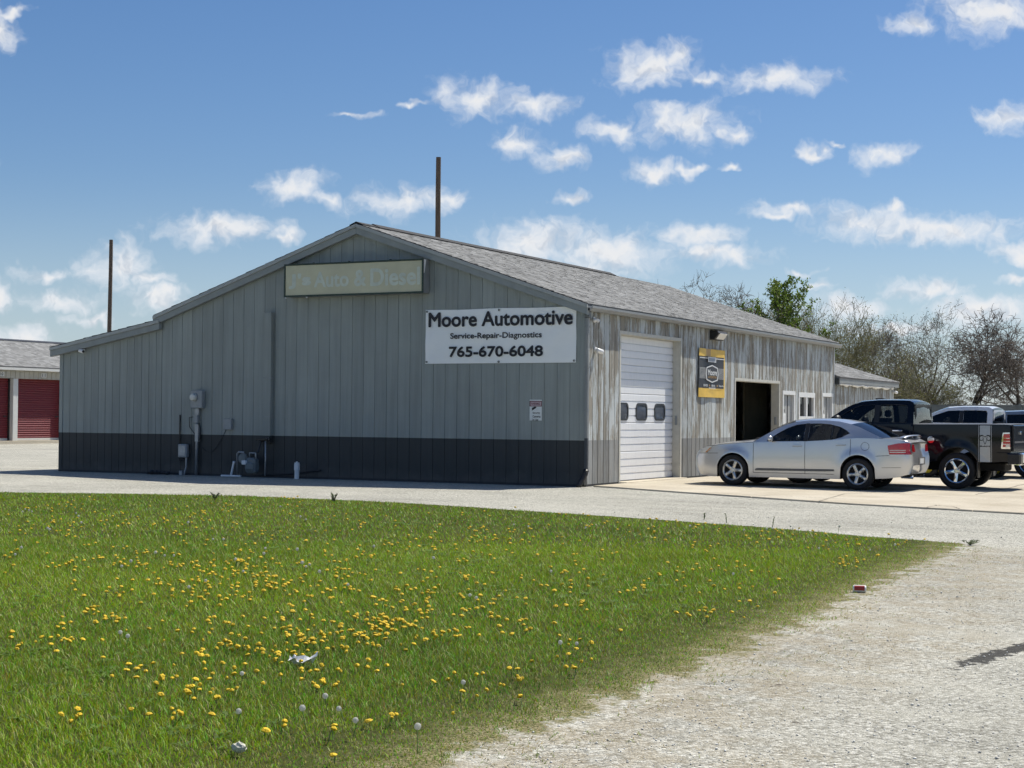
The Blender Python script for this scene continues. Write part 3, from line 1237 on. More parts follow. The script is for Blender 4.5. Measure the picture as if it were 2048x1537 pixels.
wf.box(-.08, .026, (y0+y1)/2-.07, (y0+y1)/2+.07, z0+.051, z1-.051)
wf.box(-.08, .022, y0+.051, (y0+y1)/2-.071, 1.42, 1.55).box(-.08, .022, (y0+y1)/2+.071, y1-.051, 1.42, 1.55)
win = wf.build('window_frame', WHITE, bld)
for a, b in ((y0+.05, (y0+y1)/2-.07), ((y0+y1)/2+.07, y1-.05)):
    for c, d in ((z0+.05, 1.42), (1.55, z1-.05)):
        MB().box(-.05, -.044, a, b, c, d).build('pane', MATS['window_pane'], win)
MB().box(-1.6, -1.55, y0-.3, y1+.3, .5, 3.0).build('inner_wall', INT_WALL, bld)

# --- lower annex behind
YA = 25.75
ann = empty('rear_annex', (0, YB, 0), label='low shed with weathered board wall joined to the back of the shop', category='shed')


def az(x):
    return 2.79-.30*(x-.2)


aw = MB().box(-.12, -.004, .03, YA-YB, .0, 2.55).build('annex_wall', SIDE, ann)
siding(aw, (0, 0, 0), (0, 1, 0), (1, 0, 0), .04, YA-YB-.07, .235, lambda s: 2.52, SIDE, rib=.022, jit=.05, groove=.018, zbot=.02)
MB().box(-.06, .035, YA-YB-.07, YA-YB+.01, .02, 2.52).build('corner_board', TRIM_LT, ann)
MB().prism([(0.0, -7.0), (az(-7)-.1, -7.0), (az(-.02)-.1, -.02), (0.0, -.02)], 1, YA-YB-.12, YA-YB-.005).build('annex_end_wall', SIDE, ann)
mb = MB()
slope_slab(mb, -7.0, az(-7), .2, az(.2), .05, .02, YA-YB+.16)
arf = mb.build('annex_roof', ROOFDECK, ann)
shingles(arf, .21, -6.9, lambda x: az(x)+.001, .02, YA-YB+.18, 5, course=.15)
MB().box(.15, .185, .03, YA-YB+.14, 2.60, 2.745).build('fascia', GUTTER, ann)
mb = MB()
rows = []
for k in range(40):
    yy = .05+(YA-YB-.5)*k/39
    dz = .02*math.sin(k*.9)+R.uniform(-.02, .02)
    rows.append([(.15, yy, 2.598), (.165+R.uniform(0, .02), yy, 2.565+dz*.4), (.12, yy, 2.52+dz)])
mb.grid(rows)
mb.build('torn_soffit_strip', WHITE, ann, fix=False)
MB().box(.0, .15, .03, YA-YB, 2.545, 2.56).build('soffit', TRIM, ann)

# ------------------------------------------------------------------ lettering
FRONT_M = Matrix(((1, 0, 0, 0), (0, 0, -1, 0), (0, 1, 0, 0), (0, 0, 0, 1)))       # text x->+X, y->+Z, out->-Y
SIDE_M = Matrix(((0, 0, 1, 0), (1, 0, 0, 0), (0, 1, 0, 0), (0, 0, 0, 1)))         # text x->+Y, y->+Z, out->+X


def text_mesh(body, width, height, bold=0.0, thick=.001, spacing=1.0, shear=0.0):
    """flat letters centred on the origin, scaled to the given extent"""
    c = bpy.data.curves.new('lettering', 'FONT')
    c.body, c.offset, c.extrude, c.space_character, c.shear = body, 0.0, 0.0, spacing, shear
    c.resolution_u = 6
    o = bpy.data.objects.new('lettering', c)
    COL.objects.link(o)
    bpy.context.view_layer.update()
    me = bpy.data.meshes.new_from_object(o.evaluated_get(bpy.context.evaluated_depsgraph_get()))
    bpy.data.objects.remove(o, do_unlink=True)
    bpy.data.curves.remove(c)
    v = np.zeros(len(me.vertices)*3, dtype=np.float32)
    me.vertices.foreach_get('co', v)
    v = v.reshape(-1, 3)
    lo, hi = v.min(0), v.max(0)
    v -= (lo+hi)/2
    v[:, 0] *= width/(hi[0]-lo[0])
    v[:, 1] *= height/(hi[1]-lo[1])
    v[:, 2] = thick
    if bold > 0:
        # thicken the strokes: the same letters printed again a hair to each side
        d = bold*.8*width/(hi[0]-lo[0])
        sh = [(0, 0)]+[(math.cos(a*math.pi/4), math.sin(a*math.pi/4)) for a in range(8)]
        fs = [tuple(p.vertices) for p in me.polygons]
        n = len(v)
        V = np.concatenate([v*np.array([1-2*d/width, 1-2*d/height, 1])+np.array([a*d, b*d, .00012*k]) for k, (a, b) in enumerate(sh)])
        F = [tuple(i+n*k for i in f) for k in range(len(sh)) for f in fs]
        bpy.data.meshes.remove(me)
        me = bpy.data.meshes.new('lettering')
        me.from_pydata(V.tolist(), [], F)
    else:
        me.vertices.foreach_set('co', v.ravel())
    me.update()
    me.name = 'lettering'
    return me


def put_text(body, M, s, z, out, width, height, mat, parent, **kw):
    me = text_mesh(body, width, height, **kw)
    base = M @ Matrix.Translation((s, z, out))
    me.transform(base)
    me.materials.clear()
    me.materials.append(mat)
    return link('lettering', me, parent)


INK = pm('banner_ink', (.012, .012, .018), .5, var=.1, scale=20)
VINYL = pm('banner_vinyl', (.86, .885, .89), .45, var=.03, scale=2)
SIGNFACE = pm('faded_sign_face', (.54, .525, .37), .45, var=.10, scale=2.2, dirt=.12, dirtcol=(.25, .27, .20))
SIGNTXT = pm('ghost_lettering', (.57, .615, .53), .5, var=.12, scale=5)
SIGNFRAME = pm('dark_green_frame', (.025, .045, .032), .5, var=.2, scale=8)

# --- white vinyl banner
bx0, bx1, bz0, bz1 = -3.86, -.185, 2.615, 3.805
ban = empty('vinyl_banner', (0, 0, 0), label='large white vinyl banner with bold black lettering on the gable wall', category='banner')
rows = []
nx, nz = 60, 22
for j in range(nz+1):
    row = []
    for i in range(nx+1):
        u, w = i/nx, j/nz
        y = -.032-.010*math.sin(math.pi*u)*math.sin(math.pi*w)
        y -= .006*math.sin(9*u+5*w)*math.sin(math.pi*w)+.004*math.sin(23*u-13*w)*math.sin(math.pi*w)**.5
        sag = .012*math.sin(2*math.pi*u)**2*(1 if j == nz else 0)
        row.append((bx0+(bx1-bx0)*u, y, bz0+(bz1-bz0)*w-sag))
    rows.append(row)
vs = MB().grid(rows).build('vinyl_sheet', VINYL, ban, smooth=True, fix=False)
bw = bx1-bx0
bcx = (bx0+bx1)/2


def on_banner(body, cx, cz, w, h, bold):
    me = text_mesh(body, w, h, bold)
    me.transform(FRONT_M @ Matrix.Translation((cx, cz, .054)))
    me.materials.clear()
    me.materials.append(INK)
    link('lettering', me, ban)


on_banner('Moore Automotive', bcx+.005, bz0+1.005-.04, 3.52, .33, .034)
on_banner('Service-Repair-Diagnostics', bcx-.08, bz0+.585, 2.24, .165, .026)
on_banner('765-670-6048', bcx-.08, bz0+.255, 2.30, .235, .034)
for (gx, gz_) in ((bx0+.04, bz0+.04), (bx1-.04, bz0+.04), (bx0+.04, bz1-.04), (bx1-.04, bz1-.04), (bcx, bz0+.03), (bcx, bz1-.04)):
    MB().lathe([(.010, .014), (.022, .014), (.022, 0)], (gx, -.038, gz_), 1, 10).build('grommet', DARKMETAL, ban)
for g in [o for o in ban.children if o.name.startswith('grommet')]:
    g.location.y = -.016

# --- old box sign
s0, s1, q0, q1 = -7.47, -3.77, 4.165, 4.915
sg = empty('box_sign', (0, 0, 0), label='faded yellow box sign with barely legible ghosted lettering under the gable peak', category='sign')
MB().rbox(s0, s1, -.30, -.035, q0, q1, .01).build('sign_box', pm('sign_box_grey', (.20, .215, .225), .5, var=.15, scale=4), sg)
mb = MB()
f = .035
for (a, b, c, d) in ((s0-.004, s1+.004, q0-.004, q0+f), (s0-.004, s1+.004, q1-f, q1+.004), (s0-.004, s0+f, q0+f+.0005, q1-f-.0005), (s1-f, s1+.004, q0+f+.0005, q1-f-.0005)):
    mb.box(a, b, -.325, -.3005, c, d)
mb.build('sign_frame', SIGNFRAME, sg)
MB().box(s0+f, s1-f, -.312, -.3008, q0+f, q1-f).build('sign_face', SIGNFACE, sg)
for tx, xa, xb, dz, hh in (("J's", -7.35, -6.73, -.02, .36), ('Auto', -6.65, -5.71, .0, .36), ('&', -5.57, -5.25, .0, .37), ('Diesel', -5.14, -3.85, .005, .40)):
    put_text(tx, FRONT_M, (xa+xb)/2, q0+.375+dz, .3135, xb-xa, hh, SIGNTXT, sg, bold=.035)
mb = MB()
mb.face([(s1+.0055, -.298, q1-.01), (s1+.0055, -.20, q1-.01), (s1+.0055, -.27, q1-.30), (s1+.0055, -.298, q1-.32)])
mb.build('torn_flap', WHITE, sg, fix=False)
for xx in (s0+.04, s0+.62):
    MB().rbox(xx-.02, xx+.02, -.32, -.28, q0-.035, q0-.005, .006).build('bracket', PVC, sg)
for xx in (s0+.6, -5.9, -4.8):
    MB().box(xx, xx+.03, -.06, -.02, q1+.0005, q1+.05).build('bracket', DARKMETAL, sg)

# --- warning notice
wn = empty('warning_notice', (0, 0, 0), label='small white security camera warning notice on the grey gable wall', category='notice')
nx0, nx1, nz0, nz1 = -1.275, -.985, 1.385, 1.83
SIGNW = pm('notice_white', (.70, .73, .72), .5, var=.05, scale=8)
MB().box(nx0, nx1, -.022, -.017, nz0, nz1).build('notice_plate', SIGNW, wn)
MB().box(nx0, nx1, -.0235, -.0222, nz1-.145, nz1-.025).build('red_header', pm('notice_red', (.12, .012, .02), .5, var=.1, scale=10), wn)
MB().box(nx0+.022, nx1-.014, -.0250, -.0237, nz1-.130, nz1-.042).build('header_field', pm('notice_pink', (.55, .42, .45), .5, var=.1, scale=10), wn)
put_text('WARNING', FRONT_M, (nx0+nx1)/2, nz1-.086, .0257, .22, .055, MATS['notice_red'], wn, bold=.02)
for k, (tx, w) in enumerate((('Security', .175), ('Cameras', .19), ('In Use', .135))):
    put_text(tx, FRONT_M, nx0+.075+w/2, nz1-.285-.072*k, .0230, w, .05, INK, wn, bold=.03)
mb = MB()
cx, cz = nx0+.085, nz1-.185
mb.face([(cx+dx, -.0236, cz+dz) for dx, dz in ((-.055, -.035), (-.02, -.045), (.075, .01), (.07, .035), (.03, .035), (-.04, .005))])
mb.build('camera_pictogram', INK, wn, fix=False)
mb = MB().face([(cx-.05+.026*math.cos(a*math.pi/6), -.0246, cz-.018+.026*math.sin(a*math.pi/6)) for a in range(12)])
mb.build('lens_mark', SIGNW, wn, fix=False)

# --- black and yellow poster on the side wall
po = empty('hanging_poster', (0, 0, 0), label='black and yellow hanging poster with a white hexagon badge beside the garage door', category='poster')
py0, py1, pz0, pz1 = 6.56, 8.42, 1.99, 3.20
PYEL = pm('poster_yellow', (.78, .50, .08), .5, var=.10, scale=5)
PBLK = pm('poster_black', (.035, .035, .042), .5, var=.15, scale=5)
PWHT = pm('poster_white', (.70, .71, .70), .5, var=.05, scale=5)
PTAN = pm('poster_tan', (.48, .30, .11), .5, var=.1, scale=5)
PBLUE = pm('poster_blue_grey', (.30, .34, .40), .5, var=.1, scale=5)


def pdepth(u, w):
    e = (abs(w-.5)*2)**3
    return .052+.008*math.sin(7*u+2*w)+.012*e*abs(math.sin(6.5*u+1.2*(w > .5)))


rows = []
mi = []
for j in range(33):
    w = j/32
    rows.append([(pdepth(i/24, w), py0+(py1-py0)*i/24, pz0+(pz1-pz0)*w) for i in range(25)])
mb = MB()
mb.grid(rows)
for k in range(len(mb.f)):
    j = k//24
    i = k % 24
    mb.m[k] = 0 if (j < 6 or j > 26 or i >= 23) else 1
    if j > 26 and i in (7, 8, 9, 10):
        mb.m[k] = 2
mb.build('poster_sheet', [PYEL, PBLK, PTAN], po, smooth=True, fix=False)
pcx = (py0+py1)/2-.03


def pflat(pts, mat, name, d):
    MB().face([(d, a, b) for a, b in pts]).build(name, mat, po, fix=False)


mb = MB()
for k in range(10):
    z = pz0+.47+.028*k
    mb.box(.0735, .0745, py0+.02, pcx-.44, z, z+.008)
    mb.box(.0735, .0745, pcx+.44, py1-.10, z, z+.008)
mb.box(.0735, .0745, py0+.02, py1-.09, pz1-.245, pz1-.225)
mb.build('white_rules', PWHT, po)
hx = [(0, .225), (.40, .16), (.45, .0), (.40, -.16), (0, -.225), (-.40, -.16), (-.45, .0), (-.40, .16)]
cz = pz0+.59
pflat([(pcx+a, cz+b) for a, b in hx], PWHT, 'hexagon_badge', .0755)
pflat([(pcx+a*.88, cz+b*.86) for a, b in hx], PBLK, 'badge_field', .0765)
put_text('Moore', SIDE_M, pcx+.01, cz+.035, .0778, .64, .15, PWHT, po, bold=.03)
put_text('AUTOMOTIVE', SIDE_M, pcx, cz-.085, .0778, .58, .055, PTAN, po, bold=.03)
pflat([(pcx-.30, pz1-.20), (pcx+.28, pz1-.20), (pcx+.28, pz1-.33), (pcx-.30, pz1-.33)], PWHT, 'small_label', .0755)
pflat([(pcx-.25, pz1-.225), (pcx+.23, pz1-.225), (pcx+.23, pz1-.305), (pcx-.25, pz1-.305)], PBLUE, 'label_field', .0765)
for tx, cy, w in (('SERVICE', py0+.43, .30), ('REPAIR', py0+.98, .26), ('Diagnostics', py0+1.55, .34)):
    put_text(tx, SIDE_M, cy, pz0+.295, .0758, w, .055, PWHT, po, bold=.03)
for cy in (py0+.72, py0+1.27):
    pflat([(cy-.03, pz0+.275), (cy+.03, pz0+.275), (cy+.03, pz0+.315), (cy-.03, pz0+.315)], PTAN, 'bullet', .0755)
put_text('765-670-6048', SIDE_M, pcx+.0, pz0+.232, .0758, .46, .045, PWHT, po, bold=.03)

# --- wall-pack lamp above the poster
lp = empty('wall_lamp', (.03, 7.72, 3.54), label='dark wall-pack lamp with clear lens under the eave, above the poster', category='wall lamp')
mb = MB()
mb.prism([(.12, .0), (.12, .20), (.06, .24), (-.10, .12), (-.10, .0)], 1, -.33, .33)
mb.build('lamp_housing', BLACK, lp)
mb = MB()
mb.face([(.205, -.24, .105), (.205, .31, .105), (.243, .31, .055), (.243, -.24, .055)])
mb.face([(.243, -.24, .055), (.243, .31, .055), (.135, .31, -.085), (.135, -.24, -.085)])
mb.build('lamp_lens', pm('lamp_lens', (.62, .63, .62), .15, var=.1, scale=12), lp, fix=False)

# --- cameras and floodlight heads
CAMW = pm('camera_white', (.78, .78, .78), .35, var=.03, scale=12)


def wall_camera(loc, out, label, up=0.0):
    c = empty('security_camera', loc, label=label, category='camera')
    o = Vector(out)
    s = Vector((0, 0, 1)).cross(o)
    m = MB()
    m.tube([Vector((0, 0, 0)), o*.03], [.055, .055], 14)
    m.tube([o*.03, o*.09+Vector((0, 0, -.01))], .02, 8)
    m.build('mount', CAMW, c)
    m = MB()
    a = o*.07+Vector((0, 0, -.01))-s*.07
    b = a+s*.17+o*.05+Vector((0, 0, -.03))
    m.tube([a, a+(b-a)*.1, a+(b-a)*.9, b], [.035, .048, .05, .044], 14)
    m.build('camera_body', CAMW, c, smooth=True)
    m = MB()
    m.tube([b, b+(b-a).normalized()*.008], [.034, .034], 12)
    m.build('lens', BLACK, c)
    return c


wall_camera((-13.73, -.02, 3.03), (0, -1, 0), 'white security camera high on the lean-to wall')
cc = wall_camera((.025, .47, 2.90), (1, 0, 0), 'white bullet camera beside the downspout on the side wall')
cc.scale = (1.05, 1.05, 1.05)
wall_camera((.05, YA-.16, 2.46), (1, 0, 0), 'tiny white camera under the annex eave')
fl = empty('flood_light', (.03, .36, 3.55), label='small twin-head floodlight under the eave by the near corner', category='floodlight')
MB().lathe([(.05, 0), (.05, .02), (.02, .03)], (0, 0, 0), 0, 12).build('mount', CAMW, fl)
for s in (-1, 1):
    m = MB()
    m.tube([(.02, 0, 0), (.05, s*.07, -.01), (.09, s*.10, -.05)], [.012, .028, .045], 10)
    m.build('lamp_head', CAMW, fl, smooth=True)

# --- cable duct down the gable wall
du = empty('cable_duct', (-8.05, 0, 0), label='tall grey metal duct running down the gable wall', category='duct')
MB().rbox(-.10, .095, -.135, -.02, .80, 3.84, .008).build('duct_body', FRONT, du)
for z in (1.4, 2.3, 3.2):
    MB().box(-.108, .103, -.139, -.012, z, z+.03).build('strap', TRIM, du)

# --- electric meter on its conduit
em = empty('electric_meter', (-10.10, 0, 0), label='grey electric meter box with round glass dial on tall conduit', category='meter')
MB().rbox(-.17, .17, -.15, -.015, 1.60, 2.02, .015).build('meter_box', GREYPL, em)
m = MB()
m.lathe([(.001, -.10), (.06, -.10), (.085, -.08), (.09, .0)], (-.05, -.15, 1.86), 1, 20)
m.build('dial_glass', pm('meter_dial', (.62, .62, .58), .2, var=.15, scale=30), em, smooth=True)
m = MB().lathe([(.092, .0), (.108, .0), (.108, -.03), (.092, -.03)], (-.05, -.15, 1.86), 1, 20, closed=True)
m.build('dial_ring', GALV, em)
MB().rbox(-.10, .02, -.12, -.02, 1.25, 1.44, .01).build('junction_box', GREYPL, em)
MB().rbox(-.08, .04, -.10, -.02, 1.44, 1.60, .008).build('conduit_hub', GALV, em)
MB().tube([(-.02, -.07, 1.26), (-.02, -.07, .9), (-.03, -.075, .02)], .034, 10).build('conduit', GALV, em, smooth=True)
MB().rbox(-.06, .04, -.115, -.02, .80, 1.22, .01).build('cable_cover', GALV, em)
MB().tube([(.03, -.06, 1.25), (.08, -.05, 1.05), (.05, -.06, .86), (.0, -.08, .80)], .009, 6).build('cable', BLACK, em)
MB().tube([(-.06, -.05, 1.40), (-.28, -.04, 1.38), (-.27, -.04, 1.15), (-.10, -.05, .98)], .008, 6).build('cable', BLACK, em)

lb = empty('utility_box', (-10.52, 0, 0), label='small grey utility box low on the dark band, left of the meter conduit', category='utility box')
MB().rbox(-.13, .13, -.13, -.015, .42, .74, .02).build('box_body', GREYPL, lb)
MB().rbox(-.10, .10, -.137, -.131, .46, .70, .002).build('box_cover', GALV, lb)
MB().tube([(-.14, -.04, 1.44), (-.145, -.04, .6), (-.14, -.05, .36), (-.08, -.08, .32), (.0, -.07, .40)], [.018, .014, .014, .014, .014], 8).build('cable', BLACK, lb)
MB().tube([(.08, -.06, .42), (.09, -.07, .2), (.06, -.12, .0)], .02, 8).build('conduit', GALV, lb)
MB().rbox(-.02, .07, -.22, -.12, -.01, .11, .015).build('foot_clamp', GALV, lb)

sb = empty('phone_box', (-9.21, 0, 0), label='small square grey box on the gable wall with a drooping cable', category='utility box')
MB().rbox(-.12, .11, -.10, -.015, 1.10, 1.36, .012).build('box_body', GREYPL, sb)
pts = []
for k in range(13):
    s = k/12
    pts.append((-.08-.70*s, -.03, 1.10-.72*math.sin(s*1.75)+.28*s*s))
MB().tube(pts, .006, 6).build('cable', BLACK, sb)

# --- gas meter
gm = empty('gas_meter', (-8.45, -.30, 0), label='grey gas meter with piped regulator at the foot of the gable wall', category='meter')
GASG = pm('gas_meter_grey', (.155, .18, .19), .5, var=.12, scale=10)
m = MB()
m.rbox(-.02, .26, -.11, .11, .10, .46, .05)
m.rbox(.0, .24, -.15, .15, .16, .36, .04)
m.build('meter_body', GASG, gm)
MB().rbox(-.06, .06, -.175, -.10, .30, .40, .01).build('meter_index', PVC, gm)
m = MB()
m.lathe([(.001, -.06), (.10, -.06), (.12, -.02), (.12, .02), (.10, .06), (.001, .06)], (-.12, -.02, .44), 1, 16)
m.tube([(-.12, 0, .36), (-.12, 0, .52)], .03, 8)
m.build('regulator', GASG, gm)
m = MB()
m.tube([(-.30, 0, -.02), (-.30, 0, .55), (-.27, 0, .585), (-.13, 0, .585), (-.12, 0, .52)], .022, 8)
m.tube([(.05, 0, .44), (.05, 0, .57), (.16, 0, .57), (.22, 0, .57), (.22, 0, .44)], .02, 8)
m.build('pipework', GALV, gm, smooth=True)
m = MB()
m.tube([(.22, 0, .57), (.26, .05, .60), (.28, .12, .84), (.34, .22, .84)], .022, 8)
m.build('service_pipe', DARKMETAL, gm, smooth=True)
m = MB()
m.tube([(.18, .12, .88), (.50, .12, .90)], .028, 8)
m.tube([(.42, .10, .86), (.44, .08, .45), (.45, .05, .05)], [.02, .018, .018], 8)
m.build('vent_pipe', GALV, gm, smooth=True)
MB().rbox(.16, .50, .06, .22, .86, .92, .01).build('rain_hood', BLACK, gm)

# --- loose pipes at the wall's foot
p1 = empty('pvc_tee', (-8.86, -.42, 0), label='white plastic pipe tee leaning up at the foot of the wall', category='pipe')
m = MB()
m.tube([(-.26, 0, .028), (.30, 0, .028)], .026, 10)
m.tube([(.02, 0, .03), (.10, 0, .36)], .026, 10)
m.tube([(.095, 0, .33), (.105, 0, .37)], .033, 10)
m.build('pipe', PVC, p1)
p2 = empty('drain_cleanout', (-7.03, -.36, 0), label='short upright white plastic drain cleanout with a screw cap', category='pipe')
m = MB()
m.tube([(0, 0, -.02), (0, 0, .22)], .055, 14)
m.tube([(0, 0, .20), (0, 0, .34)], .066, 14)
m.build('pipe', PVC, p2)
m = MB()
m.tube([(0, 0, .3402), (0, 0, .375)], .060, 14)
m.box(-.018, .018, -.018, .018, .3752, .40)
m.build('cap', PVC, p2)
p3 = MB().tube([(-8.15, -.16, .06), (-7.4, -.13, .10), (-6.55, -.10, .20)], .02, 8).build('black_pipe', BLACK, label='black plastic pipe lying along the foot of the gable wall', category='pipe')
m = MB()
for k in range(16):
    m.sphere((-11.15+R.uniform(-.28, .28), -.22+R.uniform(-.10, .08), .03+R.uniform(0, .05)), R.uniform(.03, .08), 7, 4, sc=(1, 1, .6))
m.build('debris_heap', BASEBOARD, label='low dark heap of debris at the foot of the lean-to wall', category='debris')

# --- things in the open bay
th = empty('shop_cabinet', (-2.6, 9.35, .02), label='dark storage cabinet with shelves inside the open bay', category='cabinet')
CABM = pm('dark_cabinet', (.05, .045, .04), .6, var=.2, scale=6)
MB().box(-.3, .3, -.6, -.57, 0, 2.0).build('side_panel', CABM, th)
MB().box(-.3, .3, .57, .6, 0, 2.0).build('side_panel', CABM, th)
MB().box(-.3, -.27, -.57, .57, 0, 2.0).build('back_panel', CABM, th)
for z in (.05, .55, 1.05, 1.55, 1.97):
    MB().box(-.27, .3, -.57, .57, z, z+.03).build('shelf', CABM, th)
for k, (yy, z, c) in enumerate(((-.3, .585, WHITE), (.0, .585, RED), (.28, 1.085, PVC), (-.1, 1.085, YELLOW))):
    MB().rbox(-.15, .1, yy-.11, yy+.11, z, z+.16, .01).build('storage_tin', c, label=['white tin on the middle shelf of the bay cabinet', 'red tin on the middle shelf of the bay cabinet', 'pale tin on the upper shelf of the bay cabinet', 'yellow tin on the upper shelf of the bay cabinet'][k], category='tin').location = (-2.6, 9.35, .02)
tc = empty('tool_chest', (-1.0, 9.85, .02), label='red wheeled tool chest just inside the open bay', category='tool chest')
MB().rbox(-.22, .22, -.33, .33, .12, .95, .02).build('chest_body', RED, tc)
for k in range(5):
    MB().rbox(.222, .236, -.30, .30, .18+.15*k, .30+.15*k, .004).build('drawer', RED, tc)
for a in (-.16, .16):
    for b in (-.26, .26):
        MB().lathe([(.001, -.02), (.055, -.02), (.055, .02), (.001, .02)], (a, b, .055), 1, 12).build('castor', BLACK, tc)
for k in range(4):
    ty = MB()
    ty.lathe([(.17, -.08), (.29, -.10), (.325, -.07), (.325, .07), (.29, .10), (.17, .08)], (-.55, 9.72, .13+.20*k), 2, 24, closed=True)
    ty.build('stacked_tyre', BLACK, smooth=True, label=['bottom tyre of the stack inside the open bay', 'second tyre up in the stack inside the open bay', 'third tyre up in the stack inside the open bay', 'topmost tyre of the stack inside the open bay'][k], category='tyre')
hb = empty('slung_bundle', (-2.2, 10.0, 2.2), label='yellow-green bundle slung high up inside the open bay', category='bundle')
m = MB()
rows = []
for k in range(13):
    s = k/12
    w = .30*math.sin(math.pi*s)**.6+.01
    rows.append([(w*math.cos(a*math.pi/8), -1.0+2.0*s, .16*math.sin(a*math.pi/8)+.10*(2*s-1)**4) for a in range(17)])
m.grid(rows)
m.build('bundle', pm('lime_plastic', (.42, .52, .06), .4, var=.1, scale=4), hb, smooth=True)
for yy in (-.5, .5):
    MB().tube([(-.35, yy, 1.4), (-.35, yy, -.18), (.35, yy, -.18), (.35, yy, 1.4)], .012, 6).build('sling', BLACK, hb)

# ------------------------------------------------------------------ vehicles
def carpaint(name, col, metal=.0, rough=.25, flake=.06, coat=.8, spec=.5):
    m, t, b, out = newmat(name)
    P = coords(t, 'Object')
    c = t.mix(1.0, col, t.ramp(t.noise(P, 900, 1, .5), [(.3, 1-flake), (.7, 1+flake)]), 'MULTIPLY')
    sx = t.add('ShaderNodeSeparateXYZ')
    t.put(sx.inputs[0], P)
    dz = t.math('SUBTRACT', 1.0, t.maprange(t.math('ADD', sx.outputs[2], t.math('MULTIPLY', t.noise(P, 5, 5, .6), .35)), .25, .75))
    c = t.mix(t.math('MULTIPLY', dz, .10), c, (.23, .20, .16))
    t.put(b.inputs['Base Color'], c)
    b.inputs['Metallic'].default_value = metal
    t.put(b.inputs['Roughness'], t.math('ADD', t.math('MULTIPLY', dz, .12), rough))
    b.inputs['Coat Weight'].default_value = coat
    b.inputs['Specular IOR Level'].default_value = spec
    b.inputs['Coat Roughness'].default_value = .05
    return m


SILVER = carpaint('silver_paint', (.57, .585, .615), .70, .29, .02)
DARKBLUE = carpaint('charcoal_paint', (.006, .008, .014), .0, .10, .03, .0, .34)
WHITEP = carpaint('white_car_paint', (.74, .75, .77), .0, .35, .02)
BLUEP = carpaint('grey_blue_paint', (.20, .24, .29), .4, .3)
TYRE = pm('tyre_rubber', (.017, .017, .018), .85, var=.25, scale=20)
ALLOY = pm('alloy_wheel', (.55, .55, .54), .28, .8, var=.08, scale=20)
CHROME = pm('chrome', (.75, .76, .78), .08, 1.0, var=.04, scale=20)
WELL = pm('wheel_well_black', (.010, .010, .011), .9, var=.2, scale=10)
SEAM = pm('panel_gap', (.05, .052, .058), .7, var=.1, scale=10)
GREYMOULD = pm('grey_moulding', (.14, .14, .14), .55, var=.1, scale=10)
AUTOGLASS = glassmat('auto_glass', .42)
PRIVACY = glassmat('privacy_glass', .12)
CLOTH = pm('seat_cloth', (.035, .036, .04), .9, var=.2, scale=15)
LAMPRED = pm('tail_lamp_red', (.42, .006, .010), .15, var=.15, scale=14, coat=1.0)
LAMPCLR = pm('lamp_clear', (.66, .65, .60), .12, var=.12, scale=20, coat=1.0)
LAMPAMB = pm('lamp_amber', (.55, .22, .06), .2, var=.1, scale=14, coat=1.0)
PLATE = pm('number_plate', (.66, .67, .66), .4, var=.1, scale=20)


def lerp(a, b, s):
    return a+(b-a)*s


def spline(pts):
    """monotone-ish piecewise function through (x, v) points"""
    xs = np.array([p[0] for p in pts], float)
    vs = np.array([p[1] for p in pts], float)
    m = np.zeros(len(xs))
    d = np.diff(vs)/np.diff(xs)
    m[1:-1] = np.where(d[1:]*d[:-1] > 0, 2*d[1:]*d[:-1]/(d[1:]+d[:-1]+1e-12), 0)
    m[0], m[-1] = d[0], d[-1]

    def f(x):
        x = float(np.clip(x, xs[0], xs[-1]))
        i = int(np.clip(np.searchsorted(xs, x)-1, 0, len(d)-1))
        h = xs[i+1]-xs[i]
        s = (x-xs[i])/h
        return float((2*s**3-3*s**2+1)*vs[i]+(s**3-2*s**2+s)*h*m[i]+(-2*s**3+3*s**2)*vs[i+1]+(s**3-s**2)*h*m[i+1])
    return f


